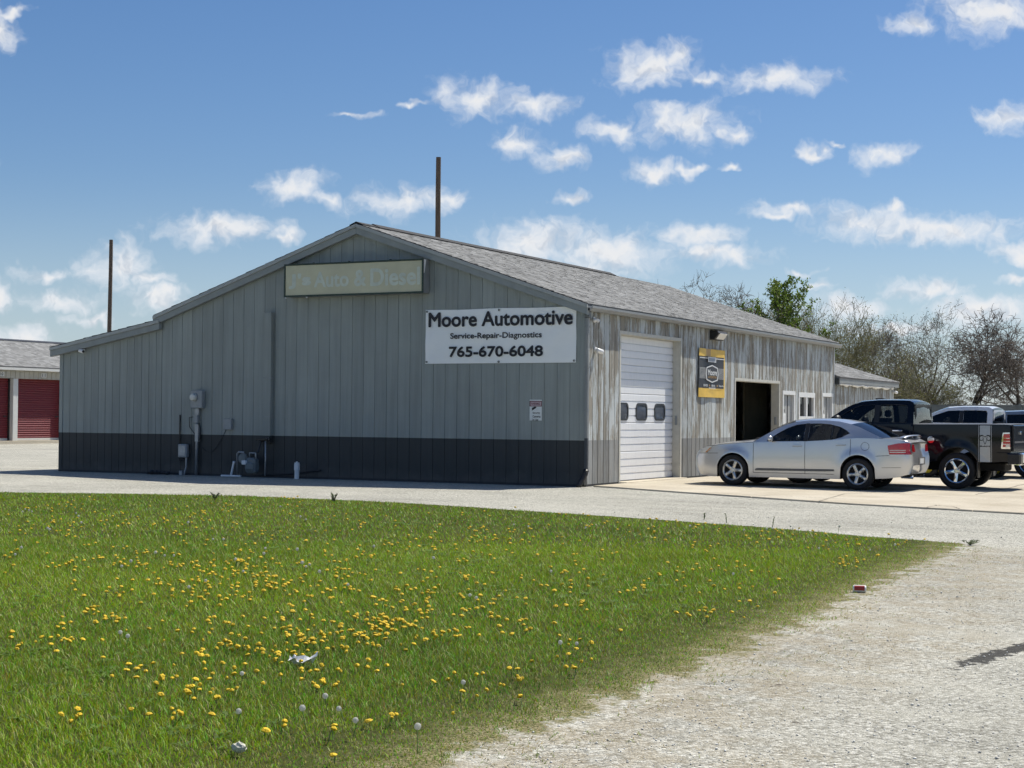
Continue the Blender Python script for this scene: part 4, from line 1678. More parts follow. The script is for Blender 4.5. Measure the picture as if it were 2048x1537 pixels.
def wheel_mesh(r, rim, w, style):
    """axis along Y, outer face at -Y"""
    t = MB()
    h = w/2
    t.lathe([(rim, h*.8), (rim+.02, h*.95), (r-.05, h), (r-.015, h*.86), (r, h*.6), (r, -h*.6), (r-.015, -h*.86), (r-.05, -h), (rim+.02, -h*.95), (rim, -h*.8)], (0, 0, 0), 1, 40, closed=True)
    tm = t.mesh('wheel', TYRE, smooth=True)
    m = MB()
    m.lathe([(rim+.004, -h*.86), (rim-.012, -h*.92), (rim-.03, -h*.80), (rim-.035, h*.5), (rim-.02, h*.7)], (0, 0, 0), 1, 40)
    n = 5
    for k in range(n):
        a = 2*math.pi*k/n+math.pi/2
        ca, sa = math.cos(a), math.sin(a)
        wi, wo = (.036, .052) if style == 'wide' else (.040, .052)
        wi, wo = wi*rim/.22, wo*rim/.22

        def P(rr, tt, y):
            return (rr*ca-tt*sa, y, rr*sa+tt*ca)
        r0, r1 = .03, rim-.014
        y0, y1 = -h*.62, -h*.80
        top = [P(r0, -wi*.8, y0), P(r1, -wo*.62, y1), P(r1, wo*.62, y1), P(r0, wi*.8, y0)]
        mid0, mid1 = P((r0+r1)*.5, 0, (y0+y1)/2-.012), None
        bot = [P(r0, -wi, y0+.05), P(r1, -wo*.75, y1+.05), P(r1, wo*.75, y1+.05), P(r0, wi, y0+.05)]
        for q in range(4):
            p = (q+1) % 4
            m.face([bot[q], bot[p], top[p], top[q]])
        for q in range(4):
            m.face([top[q], top[(q+1) % 4], mid0])
        aa = a+math.pi/n
        m.lathe([(.001, -.012), (.011, -.012), (.013, 0)], (.052*math.cos(aa), -h*.64, .052*math.sin(aa)), 1, 6)
    m.lathe([(.001, -h*.74), (.035, -h*.74), (.045, -h*.68), (.07, -h*.60), (.075, -h*.4)], (0, 0, 0), 1, 20)
    rm = m.mesh('rim', ALLOY if style == 'wide' else CHROME, smooth=False)
    b = MB()
    b.lathe([(.001, -h*.25), (rim-.03, -h*.25), (rim-.03, -h*.1)], (0, 0, 0), 1, 28)
    bm_ = b.mesh('brake_disc', WELL)
    return tm, rm, bm_


def put_wheel(root, meshes, x, y, z, side, rot=0.0):
    tm, rm, bm_ = meshes
    w = link('wheel', tm, root)
    w.location = (x, y, z)
    if side > 0:
        w.rotation_euler = (0, 0, math.pi)
    r = link('rim', rm, w)
    r.rotation_euler = (0, rot, 0)
    link('brake_disc', bm_, w)


class Vehicle:
    """local frame: x from nose (0) to tail (L), y half-width either side, z up"""

    def __init__(s, root, L, half, sill, belt, top, plan, wheels, cabin, noseoff, tailoff, tum=.05, flare=.03):
        s.root, s.L, s.half, s.sill, s.belt, s.top, s.plan = root, L, half, sill, belt, top, plan
        s.wheels, s.cabin, s.noseoff, s.tailoff, s.tum, s.flare = wheels, cabin, noseoff, tailoff, tum, flare

    def zbot(s, x):
        z = s.sill(x)
        for (xc, zc, Ra, *_r) in s.wheels:
            d = abs(x-xc)
            if d < Ra:
                z = max(z, zc+math.sqrt(Ra*Ra-d*d))
        return z

    def hw(s, x, z):
        zb, zs = s.belt(x), s.sill(x)
        h = min(max((z-zs)/(zb-zs), 0), 1.15)
        w = s.half*s.plan(x)*(1-.055*(1-h)**2-s.tum*max(h-.35, 0)**1.6)
        for (xc, zc, Ra, *_r) in s.wheels:
            d = math.hypot(x-xc, z-zc)
            w += s.flare*math.exp(-((d-Ra*1.02)/(.10))**2) if d > Ra*.9 else s.flare
        return w

    def sx(s, x, z):
        if x < .6:
            return x+s.noseoff(z)*(1-x/.6)
        if x > s.L-.5:
            return x-s.tailoff(z)*((x-(s.L-.5))/.5)
        return x

    def stations(s, extra):
        xs = set(np.linspace(0, s.L, 49).round(4))
        for (xc, zc, Ra, *_r) in s.wheels:
            for k in range(25):
                xs.add(round(xc-Ra*math.cos(math.pi*k/24), 4))
        xs |= {round(e, 4) for e in extra}
        xs = sorted(xs)
        keep = [xs[0]]
        ex = {round(e, 4) for e in extra}
        for x in xs[1:]:
            if x-keep[-1] < .012 and x not in ex and x != xs[-1]:
                continue
            keep.append(x)
        return keep

    T = (0, .06, .16, .28, .40, .52, .64, .76, .86, .94, 1.0)
    U = (.05, .14, .3, .6, 1.0)

    def body(s, paint, classify, extra=()):
        xs = s.stations(extra)
        nT, nU = len(s.T), len(s.U)
        rings = []
        for x in xs:
            zb, zt, zc = s.zbot(x), s.belt(x), s.top(x)
            half = []
            for t in s.T:
                z = lerp(zb, zt, t)
                half.append((s.sx(x, z), s.hw(x, z), z))
            wb = half[-1][1]
            for u in s.U:
                z = zt+(zc-zt)*math.sin(u*math.pi/2)**.8
                half.append((s.sx(x, min(z, zt+.3)), wb*(1-u), z))
            rings.append(half)
        parts = {}
        for i in range(len(xs)-1):
            xm = (xs[i]+xs[i+1])/2
            a, b = rings[i], rings[i+1]
            for k in range(nT+nU-1):
                t = s.T[k] if k < nT-1 else 2+k-(nT-1)
                for sd in (-1, 1):
                    nm = classify(xm, (a[k][2]+a[k+1][2])/2, t, sd)
                    if nm is None:
                        continue
                    m = parts.setdefault(nm, MB())
                    q = [(p[0], sd*p[1], p[2]) for p in (a[k], b[k], b[k+1], a[k+1])]
                    m.face(q if sd < 0 else q[::-1])
            m = parts.setdefault('underbody', MB())
            za, zb_ = a[0][2], b[0][2]
            m.face([(a[0][0], -a[0][1], za), (b[0][0], -b[0][1], zb_), (b[0][0], b[0][1], zb_), (a[0][0], a[0][1], za)][::-1])
        for e, f in ((0, 1), (-1, -1)):
            ring = rings[e]
            m = parts.setdefault('body', MB())
            for k in range(nT+nU-1):
                p, q = ring[k], ring[k+1]
                fc = [(p[0], -p[1], p[2]), (p[0], p[1], p[2]), (q[0], q[1], q[2]), (q[0], -q[1], q[2])]
                m.face(fc if f > 0 else fc[::-1])
        objs = {}
        for nm, m in parts.items():
            base = nm.split(':')[0]
            o = m.build(base, WELL if base == 'underbody' else paint, s.root, smooth=True, merge=1e-4, fix=False)
            objs[nm] = o
        # wheel-well liner: inner faces of the arches
        return objs

    # --- things laid on the skin
    def side_patch(s, poly, sd, mat, name, off=.006, parent=None, mat2=None):
        V, F = fill_poly([poly], 3)
        m = MB()
        m.v = [(s.sx(x, z), sd*(s.hw(x, z)+off), z) for x, z, _ in V]
        m.f, m.m = [f if sd < 0 else f[::-1] for f in F], [0]*len(F)
        o = m.build(name, mat, parent or s.root, fix=False)
        if o.data.polygons and o.data.polygons[0].normal.y*sd < 0:
            o.data.flip_normals()
        return o

    def side_line(s, pts, sd, mat, name, r=.004, parent=None, off=.0015, sub=6):
        P = []
        for a, b in zip(pts[:-1], pts[1:]):
            for k in range(sub):
                x, z = lerp(a[0], b[0], k/sub), lerp(a[1], b[1], k/sub)
                P.append((s.sx(x, z), sd*(s.hw(x, z)+off), z))
        x, z = pts[-1]
        P.append((s.sx(x, z), sd*(s.hw(x, z)+off), z))
        return MB().tube(P, r, 5).build(name, mat, parent or s.root)

    # --- glasshouse
    def house(s, paint, wr, ztop, outline, iws, ibl, windows, glass, crown=.03, bow=.12, bbow=.10, rearglass=None, curve=1.25, back_solid=False):
        """outline: (x, z) from cowl over the roof to the tail end; iws / ibl: index where the windscreen ends / the back light starts"""
        def yS(x, z):
            zb = s.belt(x)
            h = min(max((z-zb)/(ztop-zb), 0), 1)
            return lerp(s.hw(x, zb)-.012, wr(x), h**curve)
        base = [(lerp(outline[-1][0], outline[0][0], k/12),) for k in range(1, 12)]
        loop = list(outline)+[(b[0], s.belt(b[0])-.01) for b in base]
        loop = [(x, z) for x, z in loop]
        for sd in (-1, 1):
            V, F = fill_poly([loop]+[w for w in windows], 2)
            m = MB()
            m.v = [(x, sd*yS(x, z), z) for x, z, _ in V]
            m.f, m.m = F, [0]*len(F)
            o = m.build('window_surround', paint, s.root, smooth=True, fix=False)
            if o.data.polygons and sum(p.normal.y for p in o.data.polygons)*sd < 0:
                o.data.flip_normals()
            for w in windows:
                V, F = fill_poly([w])
                m = MB()
                m.v = [(x, sd*(yS(x, z)-.010), z) for x, z, _ in V]
                m.f, m.m = F, [0]*len(F)
                g = m.build('side_window', glass, s.root, fix=False)
                P = [(x, sd*(yS(x, z)+.001), z) for x, z in w]
                MB().tube(P+[P[0]], .007, 5, cap=False).build('window_seal', BLACK, g)

        def strip(i0, i1, bw, cr, name, mat, inset=0.0, up=0.0, smooth=True):
            rows = []
            for k in range(i0, i1+1):
                x, z = outline[k]
                y = yS(x, z)-inset
                row = []
                for j in range(13):
                    f = -1+2*j/12
                    row.append((x-bw[k-i0]*(1-f*f), y*f, z+cr[k-i0]*(1-f*f)+up))
                rows.append(row)
            o = MB().grid(rows).build(name, mat, s.root, smooth=smooth, fix=False)
            if o.data.polygons[len(o.data.polygons)//2].normal.z < 0:
                o.data.flip_normals()
            return o
        n = len(outline)
        strip(0, iws, [bow]*(iws+1), [crown*.4+crown*.6*k/max(iws, 1) for k in range(iws+1)], 'windscreen', glass)
        nr = ibl-iws
        strip(iws, ibl, [lerp(bow, -bbow, k/nr) for k in range(nr+1)], [crown]*(nr+1), 'roof', paint)
        nb = n-1-ibl
        strip(ibl, n-1, [-bbow]*(nb+1), [lerp(crown, crown*.4, k/nb) for k in range(nb+1)], 'rear_window', rearglass or glass)
        return yS

    def cabin_fit(s, seats, dash, floor, w, hs=1.0):
        for (x, y) in seats:
            m = MB()
            m.rbox(x-.25, x+.25, y-.24, y+.24, floor, floor+.24, .06)
            m.build('seat', CLOTH, s.root, smooth=False)
            m = MB()
            m.prism([(floor+.20, x+.14), (floor+.20, x+.30), (floor+.66*hs, x+.42), (floor+.66*hs, x+.30)], 1, y-.23, y+.23)
            m.rbox(x+.31, x+.42, y-.12, y+.12, floor+.68*hs, floor+.84*hs, .03)
            m.build('seat_back', CLOTH, s.root)
        MB().rbox(dash[0], dash[0]+.34, -w, w, dash[1]-.30, dash[1], .06).build('dashboard', CLOTH, s.root)
        m = MB()
        c = Vector((dash[0]+.50, -.38, dash[1]-.02))
        pts = []
        for k in range(25):
            a = 2*math.pi*k/24
            pts.append(c+Vector((.07*math.sin(a), .18*math.cos(a), .165*math.sin(a))))
        m.tube(pts, .014, 6, cap=False)
        m.build('steering_wheel', BLACK, s.root)
        MB().box(.9, s.cabin[1]-.1, -w, w, floor-.06, floor-.02).build('cabin_floor', CLOTH, s.root)


def mirror(v, x, z, y, sd, mat, sc=1.0):
    m = MB()
    m.sphere((x, sd*(y+.12*sc), z), .10*sc, 12, 8, sc=(.55, .95, .70))
    o = m.build('door_mirror', mat, v.root, smooth=True)
    MB().tube([(x, sd*(y-.02), z-.05*sc), (x, sd*(y+.06), z-.03*sc)], .02, 6).build('mirror_stalk', BLACK, o)
    return o


def handle(v, x0, x1, z, sd, mat, parent):
    y = v.hw((x0+x1)/2, z)
    m = MB()
    m.rbox(x0, x1, sd*y+.004 if sd > 0 else -y-.032, sd*y+.032 if sd > 0 else -y-.004, z-.016, z+.016, .007)
    m.build('door_handle', mat, parent)


# ------------------------------------------------ silver sedan
def make_sedan():
    root = empty('silver_sedan', (1.37, 3.60, .0), label='silver four-door sedan with a small trunk spoiler parked nose-in by the open bay', category='car')
    L = 4.85
    belt = spline([(0, .76), (.25, .845), (.9, .915), (1.45, .955), (2.5, .985), (3.2, 1.03), (3.75, 1.075), (4.4, 1.06), (4.72, 1.03), (4.85, .99)])
    top = spline([(0, .80), (.25, .895), (.9, .98), (1.45, 1.03), (2.5, 1.05), (3.7, 1.12), (4.1, 1.105), (4.6, 1.095), (4.78, 1.08), (4.85, 1.00)])
    sill = spline([(0, .24), (.4, .19), (1.4, .20), (3.2, .20), (4.2, .23), (4.6, .27), (4.85, .33)])
    plan = spline([(0, .72), (.12, .83), (.35, .92), (.8, .975), (1.5, 1.0), (3.4, 1.0), (4.2, .975), (4.6, .93), (4.78, .87), (4.85, .80)])
    noff = spline([(.2, .12), (.33, .03), (.45, 0), (.62, .01), (.72, .05), (.82, .13), (.92, .20)])
    toff = spline([(.28, .12), (.42, .03), (.55, .0), (.70, .0), (.745, .01), (.775, .035), (.9, .045), (1.1, .06)])
    wh = [(.95, .345, .375), (3.715, .345, .375)]
    v = Vehicle(root, L, .905, sill, belt, top, plan, wh, (1.25, 4.25), noff, toff, tum=.07, flare=.028)

    def cls(x, z, t, sd):
        if t >= 2:
            if 1.50 < x < 4.12:
                return None
            if x <= 1.50:
                return 'hood'
            return 'trunk_lid' if x < 4.72 else 'body'
        if 1.42 < x < 2.57 and z > .30 and t < 2:
            return 'door:f%d' % sd
        if 2.57 < x < 3.56 and z > .30:
            d = math.hypot(x-3.715, z-.345)
            return 'door:r%d' % sd if d > .47 else 'body'
        return 'body'
    ob = v.body(SILVER, cls, extra=(1.42, 1.50, 2.57, 3.56, 4.12, 4.72))
    OUT = [(1.42, .965), (1.62, 1.09), (1.85, 1.225), (2.08, 1.335), (2.30, 1.405), (2.60, 1.44), (2.95, 1.443), (3.25, 1.42), (3.52, 1.365), (3.72, 1.30), (3.92, 1.215), (4.10, 1.135), (4.22, 1.075)]
    W1 = [(1.72, .985), (1.84, 1.075), (1.99, 1.175), (2.15, 1.265), (2.33, 1.335), (2.53, 1.362), (2.53, .998)]
    W2 = [(2.63, 1.002), (2.63, 1.366), (2.85, 1.368), (3.08, 1.352), (3.12, 1.34), (3.12, 1.036), (2.9, 1.018)]
    W3 = [(3.15, 1.040), (3.15, 1.336), (3.30, 1.300), (3.45, 1.225), (3.52, 1.175), (3.36, 1.09), (3.22, 1.052)]
    yS = v.house(SILVER, spline([(1.4, .62), (2.2, .60), (3.0, .60), (3.7, .60), (4.2, .62)]), 1.45, OUT, 4, 8, [W1, W2, W3], AUTOGLASS, crown=.045, bow=.16, bbow=.13)
    for sd in (-1, 1):
        # black door frames between the panes
        for (xa, xb, z0, z1) in ((2.535, 2.625, .99, 1.375), (3.122, 3.148, 1.03, 1.345)):
            m = MB()
            zs_ = [z0+(z1-z0)*k/6 for k in range(7)]
            m.grid([[(x, sd*(yS(x, z)+.007), z) for x in (xa, xb)] for z in zs_])
            m.build('pillar_trim', BLACK, root, fix=False)
        for x, tp in ((1.42, .93), (2.57, .985), (3.56, 1.05)):
            bt = .30 if x < 3 else .70
            v.side_line([(x, bt), (x, tp)], sd, SEAM, 'panel_gap', .005)
        v.side_line([(1.42, .30), (3.20, .30)], sd, SEAM, 'panel_gap', .005)
        v.side_line([(.05, .695), (.30, .70), (.60, .705)], sd, SEAM, 'panel_gap', .005)
        v.side_line([(.30, .705), (.37, .78), (.405, .866), (.22, .852)], sd, SEAM, 'panel_gap', .004)
        v.side_line([(.405, .866), (.9, .925), (1.42, .955)], sd, SEAM, 'panel_gap', .004)
        v.side_line([(4.10, .70), (4.38, .72)], sd, SEAM, 'panel_gap', .005)
        v.side_line([(4.22, .46), (4.62, .47)], sd, SEAM, 'panel_gap', .004)
        v.side_patch([(1.46, .345), (1.46, .375), (1.50, .395), (3.20, .405), (3.22, .365), (3.0, .355)], sd, GREYMOULD, 'side_moulding', .010)
        handle(v, 2.30, 2.50, .89, sd, SILVER, ob['door:f%d' % sd])
        handle(v, 3.25, 3.46, .925, sd, SILVER, ob['door:r%d' % sd])
        mirror(v, 1.84, 1.035, .875, sd, SILVER)
        v.side_patch([(.06, .71), (.10, .79), (.22, .845), (.40, .86), (.37, .78), (.30, .71)], sd, LAMPCLR, 'headlight', .006)
        v.side_patch([(.25, .715), (.34, .82), (.385, .825), (.30, .715)], sd, LAMPAMB, 'indicator', .009)
        tl = v.side_patch([(4.38, .74), (4.34, .925), (4.58, .975), (4.83, .985), (4.83, .745)], sd, LAMPRED, 'tail_light', .006)
        v.side_patch([(4.39, .780), (4.39, .795), (4.83, .800), (4.83, .782)], sd, LAMPCLR, 'lamp_bar', .009, tl)
        v.side_patch([(4.39, .822), (4.385, .835), (4.83, .840), (4.83, .825)], sd, LAMPCLR, 'lamp_bar', .009, tl)
        m = MB().tube([(4.55, sd*.52, .275), (4.80, sd*.52, .265)], .036, 10)
        m.build('exhaust_tip', CHROME, root)
    pts = [(3.87+.085*math.cos(a*math.pi/10), .90+.085*math.sin(a*math.pi/10)) for a in range(21)]
    v.side_line(pts, -1, SEAM, 'fuel_flap', .004, sub=1)
    # tail face: lamps, plate recess, bumper step
    def tx(z):
        return L-v.tailoff(z)
    for sd in (-1, 1):
        m = MB()
        m.face([(tx(z)+.008, sd*y, z) for y, z in ((.44, .785), (.70, .785), (.68, .955), (.50, .945))])
        m.build('tail_light', LAMPRED, root, fix=False)
    m = MB()
    m.face([(tx(z)+.006, y, z) for y, z in ((-.30, .52), (.30, .52), (.30, .68), (-.30, .68))])
    m.build('plate_recess', GREYMOULD, root, fix=False)
    m = MB()
    m.box(tx(.6)+.004, tx(.6)+.012, -.16, .16, .545, .655)
    m.build('number_plate', PLATE, root)
    m = MB()
    rows = []
    for k in range(17):
        y = -.68+1.36*k/16
        e = 1-(abs(y)/.68)**4
        x = 4.74-.10*(abs(y)/.68)**2
        h = 1.085+.052*e
        rows.append([(x-.16, y, h-.008), (x-.10, y, h+.010), (x, y, h+.014), (x+.035, y, h), (x+.005, y, h-.016), (x-.14, y, h-.022)])
    m.grid(rows)
    for yy in (-.55, .55):
        m.box(4.58, 4.66, yy-.02, yy+.02, 1.06, 1.12)
    m.build('trunk_spoiler', SILVER, root, smooth=True, fix=False)
    MB().tube([(1.30, 0, 1.06), (1.42, .35, 1.075)], .008, 5).build('wiper', BLACK, root)
    MB().tube([(1.36, -.55, 1.035), (1.40, -.05, 1.06)], .008, 5).build('wiper', BLACK, root)
    v.cabin_fit([(2.15, -.37), (2.15, .37), (3.02, -.37), (3.02, .37)], (1.50, 1.0), .48, .66)
    wm = wheel_mesh(.335, .225, .215, 'wide')
    for k, (x, z, *_r) in enumerate(wh):
        g = float(gz(1.37+x))+.03+.335
        for sd in (-1, 1):
            put_wheel(root, wm, x, sd*.80, g, sd, rot=.35+.5*k)
    return root


make_sedan()


# ------------------------------------------------ pickups
def make_pickup(name, label, loc, paint, glass, belt_z=1.36, stripe=False, wstyle='narrow', roofz=1.93, extra_detail=True, cabback=3.62):
    root = empty(name, loc, label=label, category='pickup')
    L = 5.72
    ro = roofz-1.93
    belt = spline([(0, 1.02), (.3, 1.10), (1.0, 1.22), (1.6, 1.30), (2.4, 1.355), (3.6, 1.37), (L-.05, 1.385), (L, 1.38)])
    top = spline([(0, 1.02), (.3, 1.16), (1.0, 1.30), (1.6, 1.36), (2.4, 1.40), (3.6, 1.40), (L-.05, 1.40), (L, 1.39)])
    sill = spline([(0, .42), (.5, .36), (1.6, .44), (3.4, .46), (4.1, .56), (5.2, .56), (L, .60)])
    plan = spline([(0, .82), (.15, .90), (.5, .97), (1.0, 1.0), (5.3, 1.0), (5.6, .985), (L, .965)])
    noff = spline([(.4, .06), (.6, 0), (.9, .02), (1.1, .10), (1.2, .16)])
    toff = spline([(.5, .02), (.8, .0), (1.4, .02)])
    wh = [(1.02, .40, .47), (4.575, .40, .475)]
    v = Vehicle(root, L, .985, sill, belt, top, plan, wh, (1.4, cabback), noff, toff, tum=.035, flare=.035)
    bx = cabback+.02

    def cls(x, z, t, sd):
        if t >= 2:
            if 1.55 < x < cabback-.02:
                return None
            if x <= 1.55:
                return 'hood'
            return 'bed_cover' if x > bx else 'body'
        if 1.68 < x < 2.78 and z > .50:
            return 'door:f%d' % sd
        if 2.78 < x < cabback-.06 and z > .50:
            return 'door:r%d' % sd
        return ('bed_side:%d' % sd) if x > bx else 'body'
    ob = v.body(paint, cls, extra=(1.55, 1.68, 2.78, cabback-.06, cabback-.02, bx))
    if 'bed_cover' in ob:
        ob['bed_cover'].data.materials[0] = pm('vinyl_bed_cover', (.05, .052, .056), .45, var=.15, scale=5) if 'vinyl_bed_cover' not in MATS else MATS['vinyl_bed_cover']
    c = cabback
    OUT = [(1.50, 1.30), (1.75, 1.50), (2.00, 1.68+ro*.6), (2.22, 1.80+ro), (2.45, 1.875+ro), (2.80, 1.905+ro), (3.2, 1.905+ro), (c-.12, 1.895+ro), (c-.03, 1.85+ro), (c-.005, 1.70+ro*.6), (c+.005, 1.50), (c+.01, 1.36)]
    W1 = [(1.83, 1.42), (1.97, 1.53), (2.12, 1.64+ro*.5), (2.30, 1.74+ro), (2.45, 1.79+ro), (2.74, 1.80+ro), (2.74, 1.40)]
    W2 = [(2.86, 1.405), (2.86, 1.805+ro), (3.20, 1.805+ro), (c-.18, 1.795+ro), (c-.15, 1.74+ro), (c-.14, 1.41)]
    yS = v.house(paint, spline([(1.4, .76), (2.2, .73), (3.0, .72), (c, .72)]), 1.91+ro, OUT, 4, 8, [W1, W2], glass, crown=.035, bow=.14, bbow=.02, rearglass=PANE if extra_detail else glass)
    # cab back frame
    m = MB()
    zt = 1.84+ro
    m.box(c-.01, c+.012, -.80, -.66, 1.37, zt-.06)
    m.box(c-.01, c+.012, .66, .80, 1.37, zt-.06)
    m.build('cab_back_pillar', paint, root)
    MB().box(c-.008, c+.010, -.72, .72, zt-.11, zt-.02).build('cab_back_header', paint, root)
    MB().box(c-.006, c+.008, -.66, .66, 1.36, 1.45).build('cab_back_panel', paint, root)
    for yy in (-.22, .22):
        MB().box(c-.004, c+.012, yy-.012, yy+.012, 1.45, zt-.11).build('slider_bar', BLACK, root)
    for sd in (-1, 1):
        m = MB()
        m.grid([[(x, sd*(yS(x, z)+.007), z) for x in (2.745, 2.855)] for z in [1.40+(.40+ro)*k/6 for k in range(7)]])
        m.build('pillar_trim', BLACK, root, fix=False)
        for x in (1.68, 2.80, c-.06):
            v.side_line([(x, .52), (x, v.belt(x)-.01)], sd, SEAM, 'panel_gap', .005)
        v.side_line([(1.68, .52), (c-.06, .52)], sd, SEAM, 'panel_gap', .005)
        v.side_line([(bx-.005, .50), (bx-.005, v.belt(bx)-.005)], sd, WELL, 'bed_gap', .013)
        handle(v, 2.50, 2.70, 1.215, sd, CHROME, ob['door:f%d' % sd])
        handle(v, 3.17, 3.39, 1.225, sd, CHROME, ob['door:r%d' % sd])
        mirror(v, 1.98, 1.46, .99, sd, BLACK if paint is not WHITEP else paint, 1.5)
        tl = v.side_patch([(L-.20, .88), (L-.17, 1.14), (L-.15, 1.21), (L-.01, 1.215), (L-.01, .86), (L-.19, .86)], sd, CHROME, 'tail_light_bezel', .008)
        v.side_patch([(L-.165, .895), (L-.135, 1.18), (L-.01, 1.185), (L-.01, .90)], sd, LAMPRED, 'tail_light', .014, tl)
        for k in range(3):
            v.side_patch([(L-.155, .955+.065*k), (L-.155, .965+.065*k), (L-.01, .965+.065*k), (L-.01, .955+.065*k)], sd, CHROME, 'lamp_bar', .018, tl)
        v.side_patch([(L-.10, .90), (L-.10, .945), (L-.02, .945), (L-.02, .90)], sd, LAMPCLR, 'reversing_lamp', .018, tl)
        m = MB()
        m.rbox(2.0, 3.5, sd*.98-.06, sd*.98+.06, .34, .41, .02)
        m.build('side_step', BLACK, root)
        MB().rbox(wh[1][0]+.44, wh[1][0]+.46, sd*.86-.13, sd*.86+.13, .22, .60, .004).build('mud_flap', BLACK, root)
    # tailgate and bumper
    m = MB()
    m.rbox(L-.02, L+.035, -.80, .80, .80, 1.37, .015)
    m.build('tailgate', paint, root)
    MB().rbox(L+.036, L+.055, -.12, .12, 1.17, 1.23, .008).build('tailgate_handle', CHROME, root)
    MB().box(L+.0355, L+.040, -.70, .70, .98, 1.02).build('tailgate_crease', SEAM, root)
    m = MB()
    pr = [(.52, L-.02), (.50, L+.10), (.56, L+.20), (.74, L+.20), (.77, L+.17), (.77, L-.02)]
    m.prism(pr, 1, -.62, .62)
    m.build('rear_bumper', CHROME, root)
    for sd in (-1, 1):
        m = MB()
        y0, y1 = sd*.625, sd*1.0
        rows = []
        for k in range(6):
            s_ = k/5
            y = lerp(y0, y1, s_)
            d = .20-.03*s_-.20*max(0, s_-.55)/.45*1.1
            rows.append([(L-.30*s_-.02, y, .515), (L+d, y, .53), (L+d, y, .74), (L+d-.03, y, .77), (L-.30*s_-.02, y, .77)])
        m.grid(rows)
        m.build('bumper_end', CHROME if False else DARKBLUE if paint is DARKBLUE else paint, root, fix=True)
    MB().rbox(L+.10, L+.30, -.05, .05, .42, .50, .01).build('tow_hitch', DARKMETAL, root)
    MB().box(L+.201, L+.206, -.16, .16, .57, .68).build('number_plate', PLATE, root)
    MB().box(-.02, .02, -.70, .70, .62, 1.0).build('grille', CHROME, root)
    MB().rbox(-.08, .16, -.90, .90, .40, .60, .03).build('front_bumper', CHROME, root)
    v.side_patch([(4.02, 1.04)]+[(4.02+.072*math.cos(a*math.pi/9), 1.04+.072*math.sin(a*math.pi/9)) for a in range(18)] if False else [(4.02+.075*math.cos(a*math.pi/9), 1.04+.075*math.sin(a*math.pi/9)) for a in range(18)], -1, CHROME, 'fuel_flap', .010)
    MB().rbox(2.55, 2.75, -.09, .09, roofz+.002, roofz+.03, .01).build('roof_aerial', BLACK, root)
    v.cabin_fit([(2.35, -.42), (2.35, .42), (3.10, -.42), (3.10, .42)], (1.55, 1.30), .85, .74)
    MB().rbox(.3, 5.5, -.42, .42, .36, .55, .03).build('chassis', WELL, root)
    m = MB()
    m.tube([(wh[1][0], -.8, .40), (wh[1][0], .8, .40)], .06, 10)
    m.sphere((wh[1][0], 0, .40), .16, 12, 8)
    m.build('rear_axle', WELL, root)
    wm = wheel_mesh(.40, .27, .275, wstyle)
    for k, (x, z, *_r) in enumerate(wh):
        g = float(gz(loc[0]+x))+.03+.40
        for sd in (-1, 1):
            put_wheel(root, wm, x, sd*.85, g-loc[2], sd, rot=.15+.6*k)
    return root, v


tk, tv = make_pickup('charcoal_pickup', 'dark charcoal pickup with a silver horned-head stripe on its bed', (2.09, 5.90, 0), DARKBLUE, AUTOGLASS)
# bed stripe with ram's head, built as applied foil
STRIPE = pm('silver_foil', (.36, .38, .41), .35, .5, var=.08, scale=6)
x0, x1 = 5.04, 5.33
st = tv.side_patch([(x0+.035, 1.36), (x1-.035, 1.36), (x1-.035, .58), (x0+.035, .58)], -1, STRIPE, 'bed_stripe', .007)
V, F = fill_poly([[(x0+.035, .57), (x1-.035, .57), (x1-.035, .75), (x1-.035, .95), (x1-.035, 1.15), (x1-.035, 1.36), (x0+.035, 1.36), (x0+.035, 1.15), (x0+.035, .95), (x0+.035, .75)]])
m = MB()
m.v = [(x, -(tv.hw(x, z)+.007), z) for x, z, _ in V]
m.f, m.m = F, [0]*len(F)
st.data = m.mesh('bed_stripe', STRIPE)
for xa in (x0, x1-.018):
    tv.side_line([(xa+.009, .57), (xa+.009, .78), (xa+.009, 1.0), (xa+.009, 1.18), (xa+.009, 1.36)], -1, STRIPE, 'pin_stripe', .007, st, off=.002)
cxr, czr = (x0+x1)/2, 1.06


def rp(pts, nm='horned_head_mark'):
    m = MB()
    m.face([(cxr+a, -(tv.hw(cxr+a, czr+b)+.0105), czr+b) for a, b in pts])
    m.build(nm, DARKBLUE, st, fix=False)


for s_ in (-1, 1):
    # curled horn as a tapering spiral band
    P = []
    for k in range(22):
        a = rad(118-k*17)
        rr = .064-.0014*k
        P.append((s_*(.072+rr*math.cos(a)*.92), .022+rr*math.sin(a), .030-.0011*k))
    for (a, b) in zip(P[:-1], P[1:]):
        dx, dz = b[0]-a[0], b[1]-a[1]
        l = math.hypot(dx, dz)
        nx_, nz_ = -dz/l, dx/l
        rp([(a[0]-nx_*a[2]/2, a[1]-nz_*a[2]/2), (b[0]-nx_*b[2]/2, b[1]-nz_*b[2]/2), (b[0]+nx_*b[2]/2, b[1]+nz_*b[2]/2), (a[0]+nx_*a[2]/2, a[1]+nz_*a[2]/2)])
    rp([(s_*.004, .062), (s_*.040, .088), (s_*.044, .078), (s_*.010, .040)])
    rp([(s_*.040, .010), (s_*.050, .018), (s_*.020, -.085), (s_*.002, -.115), (s_*.002, -.095)])
m = text_mesh('RAM', .21, .032, .04)
v_ = [(-tv.hw(cxr+q.co.x, czr-.15+q.co.y)-.0105) for q in m.vertices]
for q, yy in zip(m.vertices, v_):
    q.co = (cxr+q.co.x, yy, czr-.15+q.co.y)
m.materials.clear()
m.materials.append(DARKBLUE)
link('lettering', m, st)

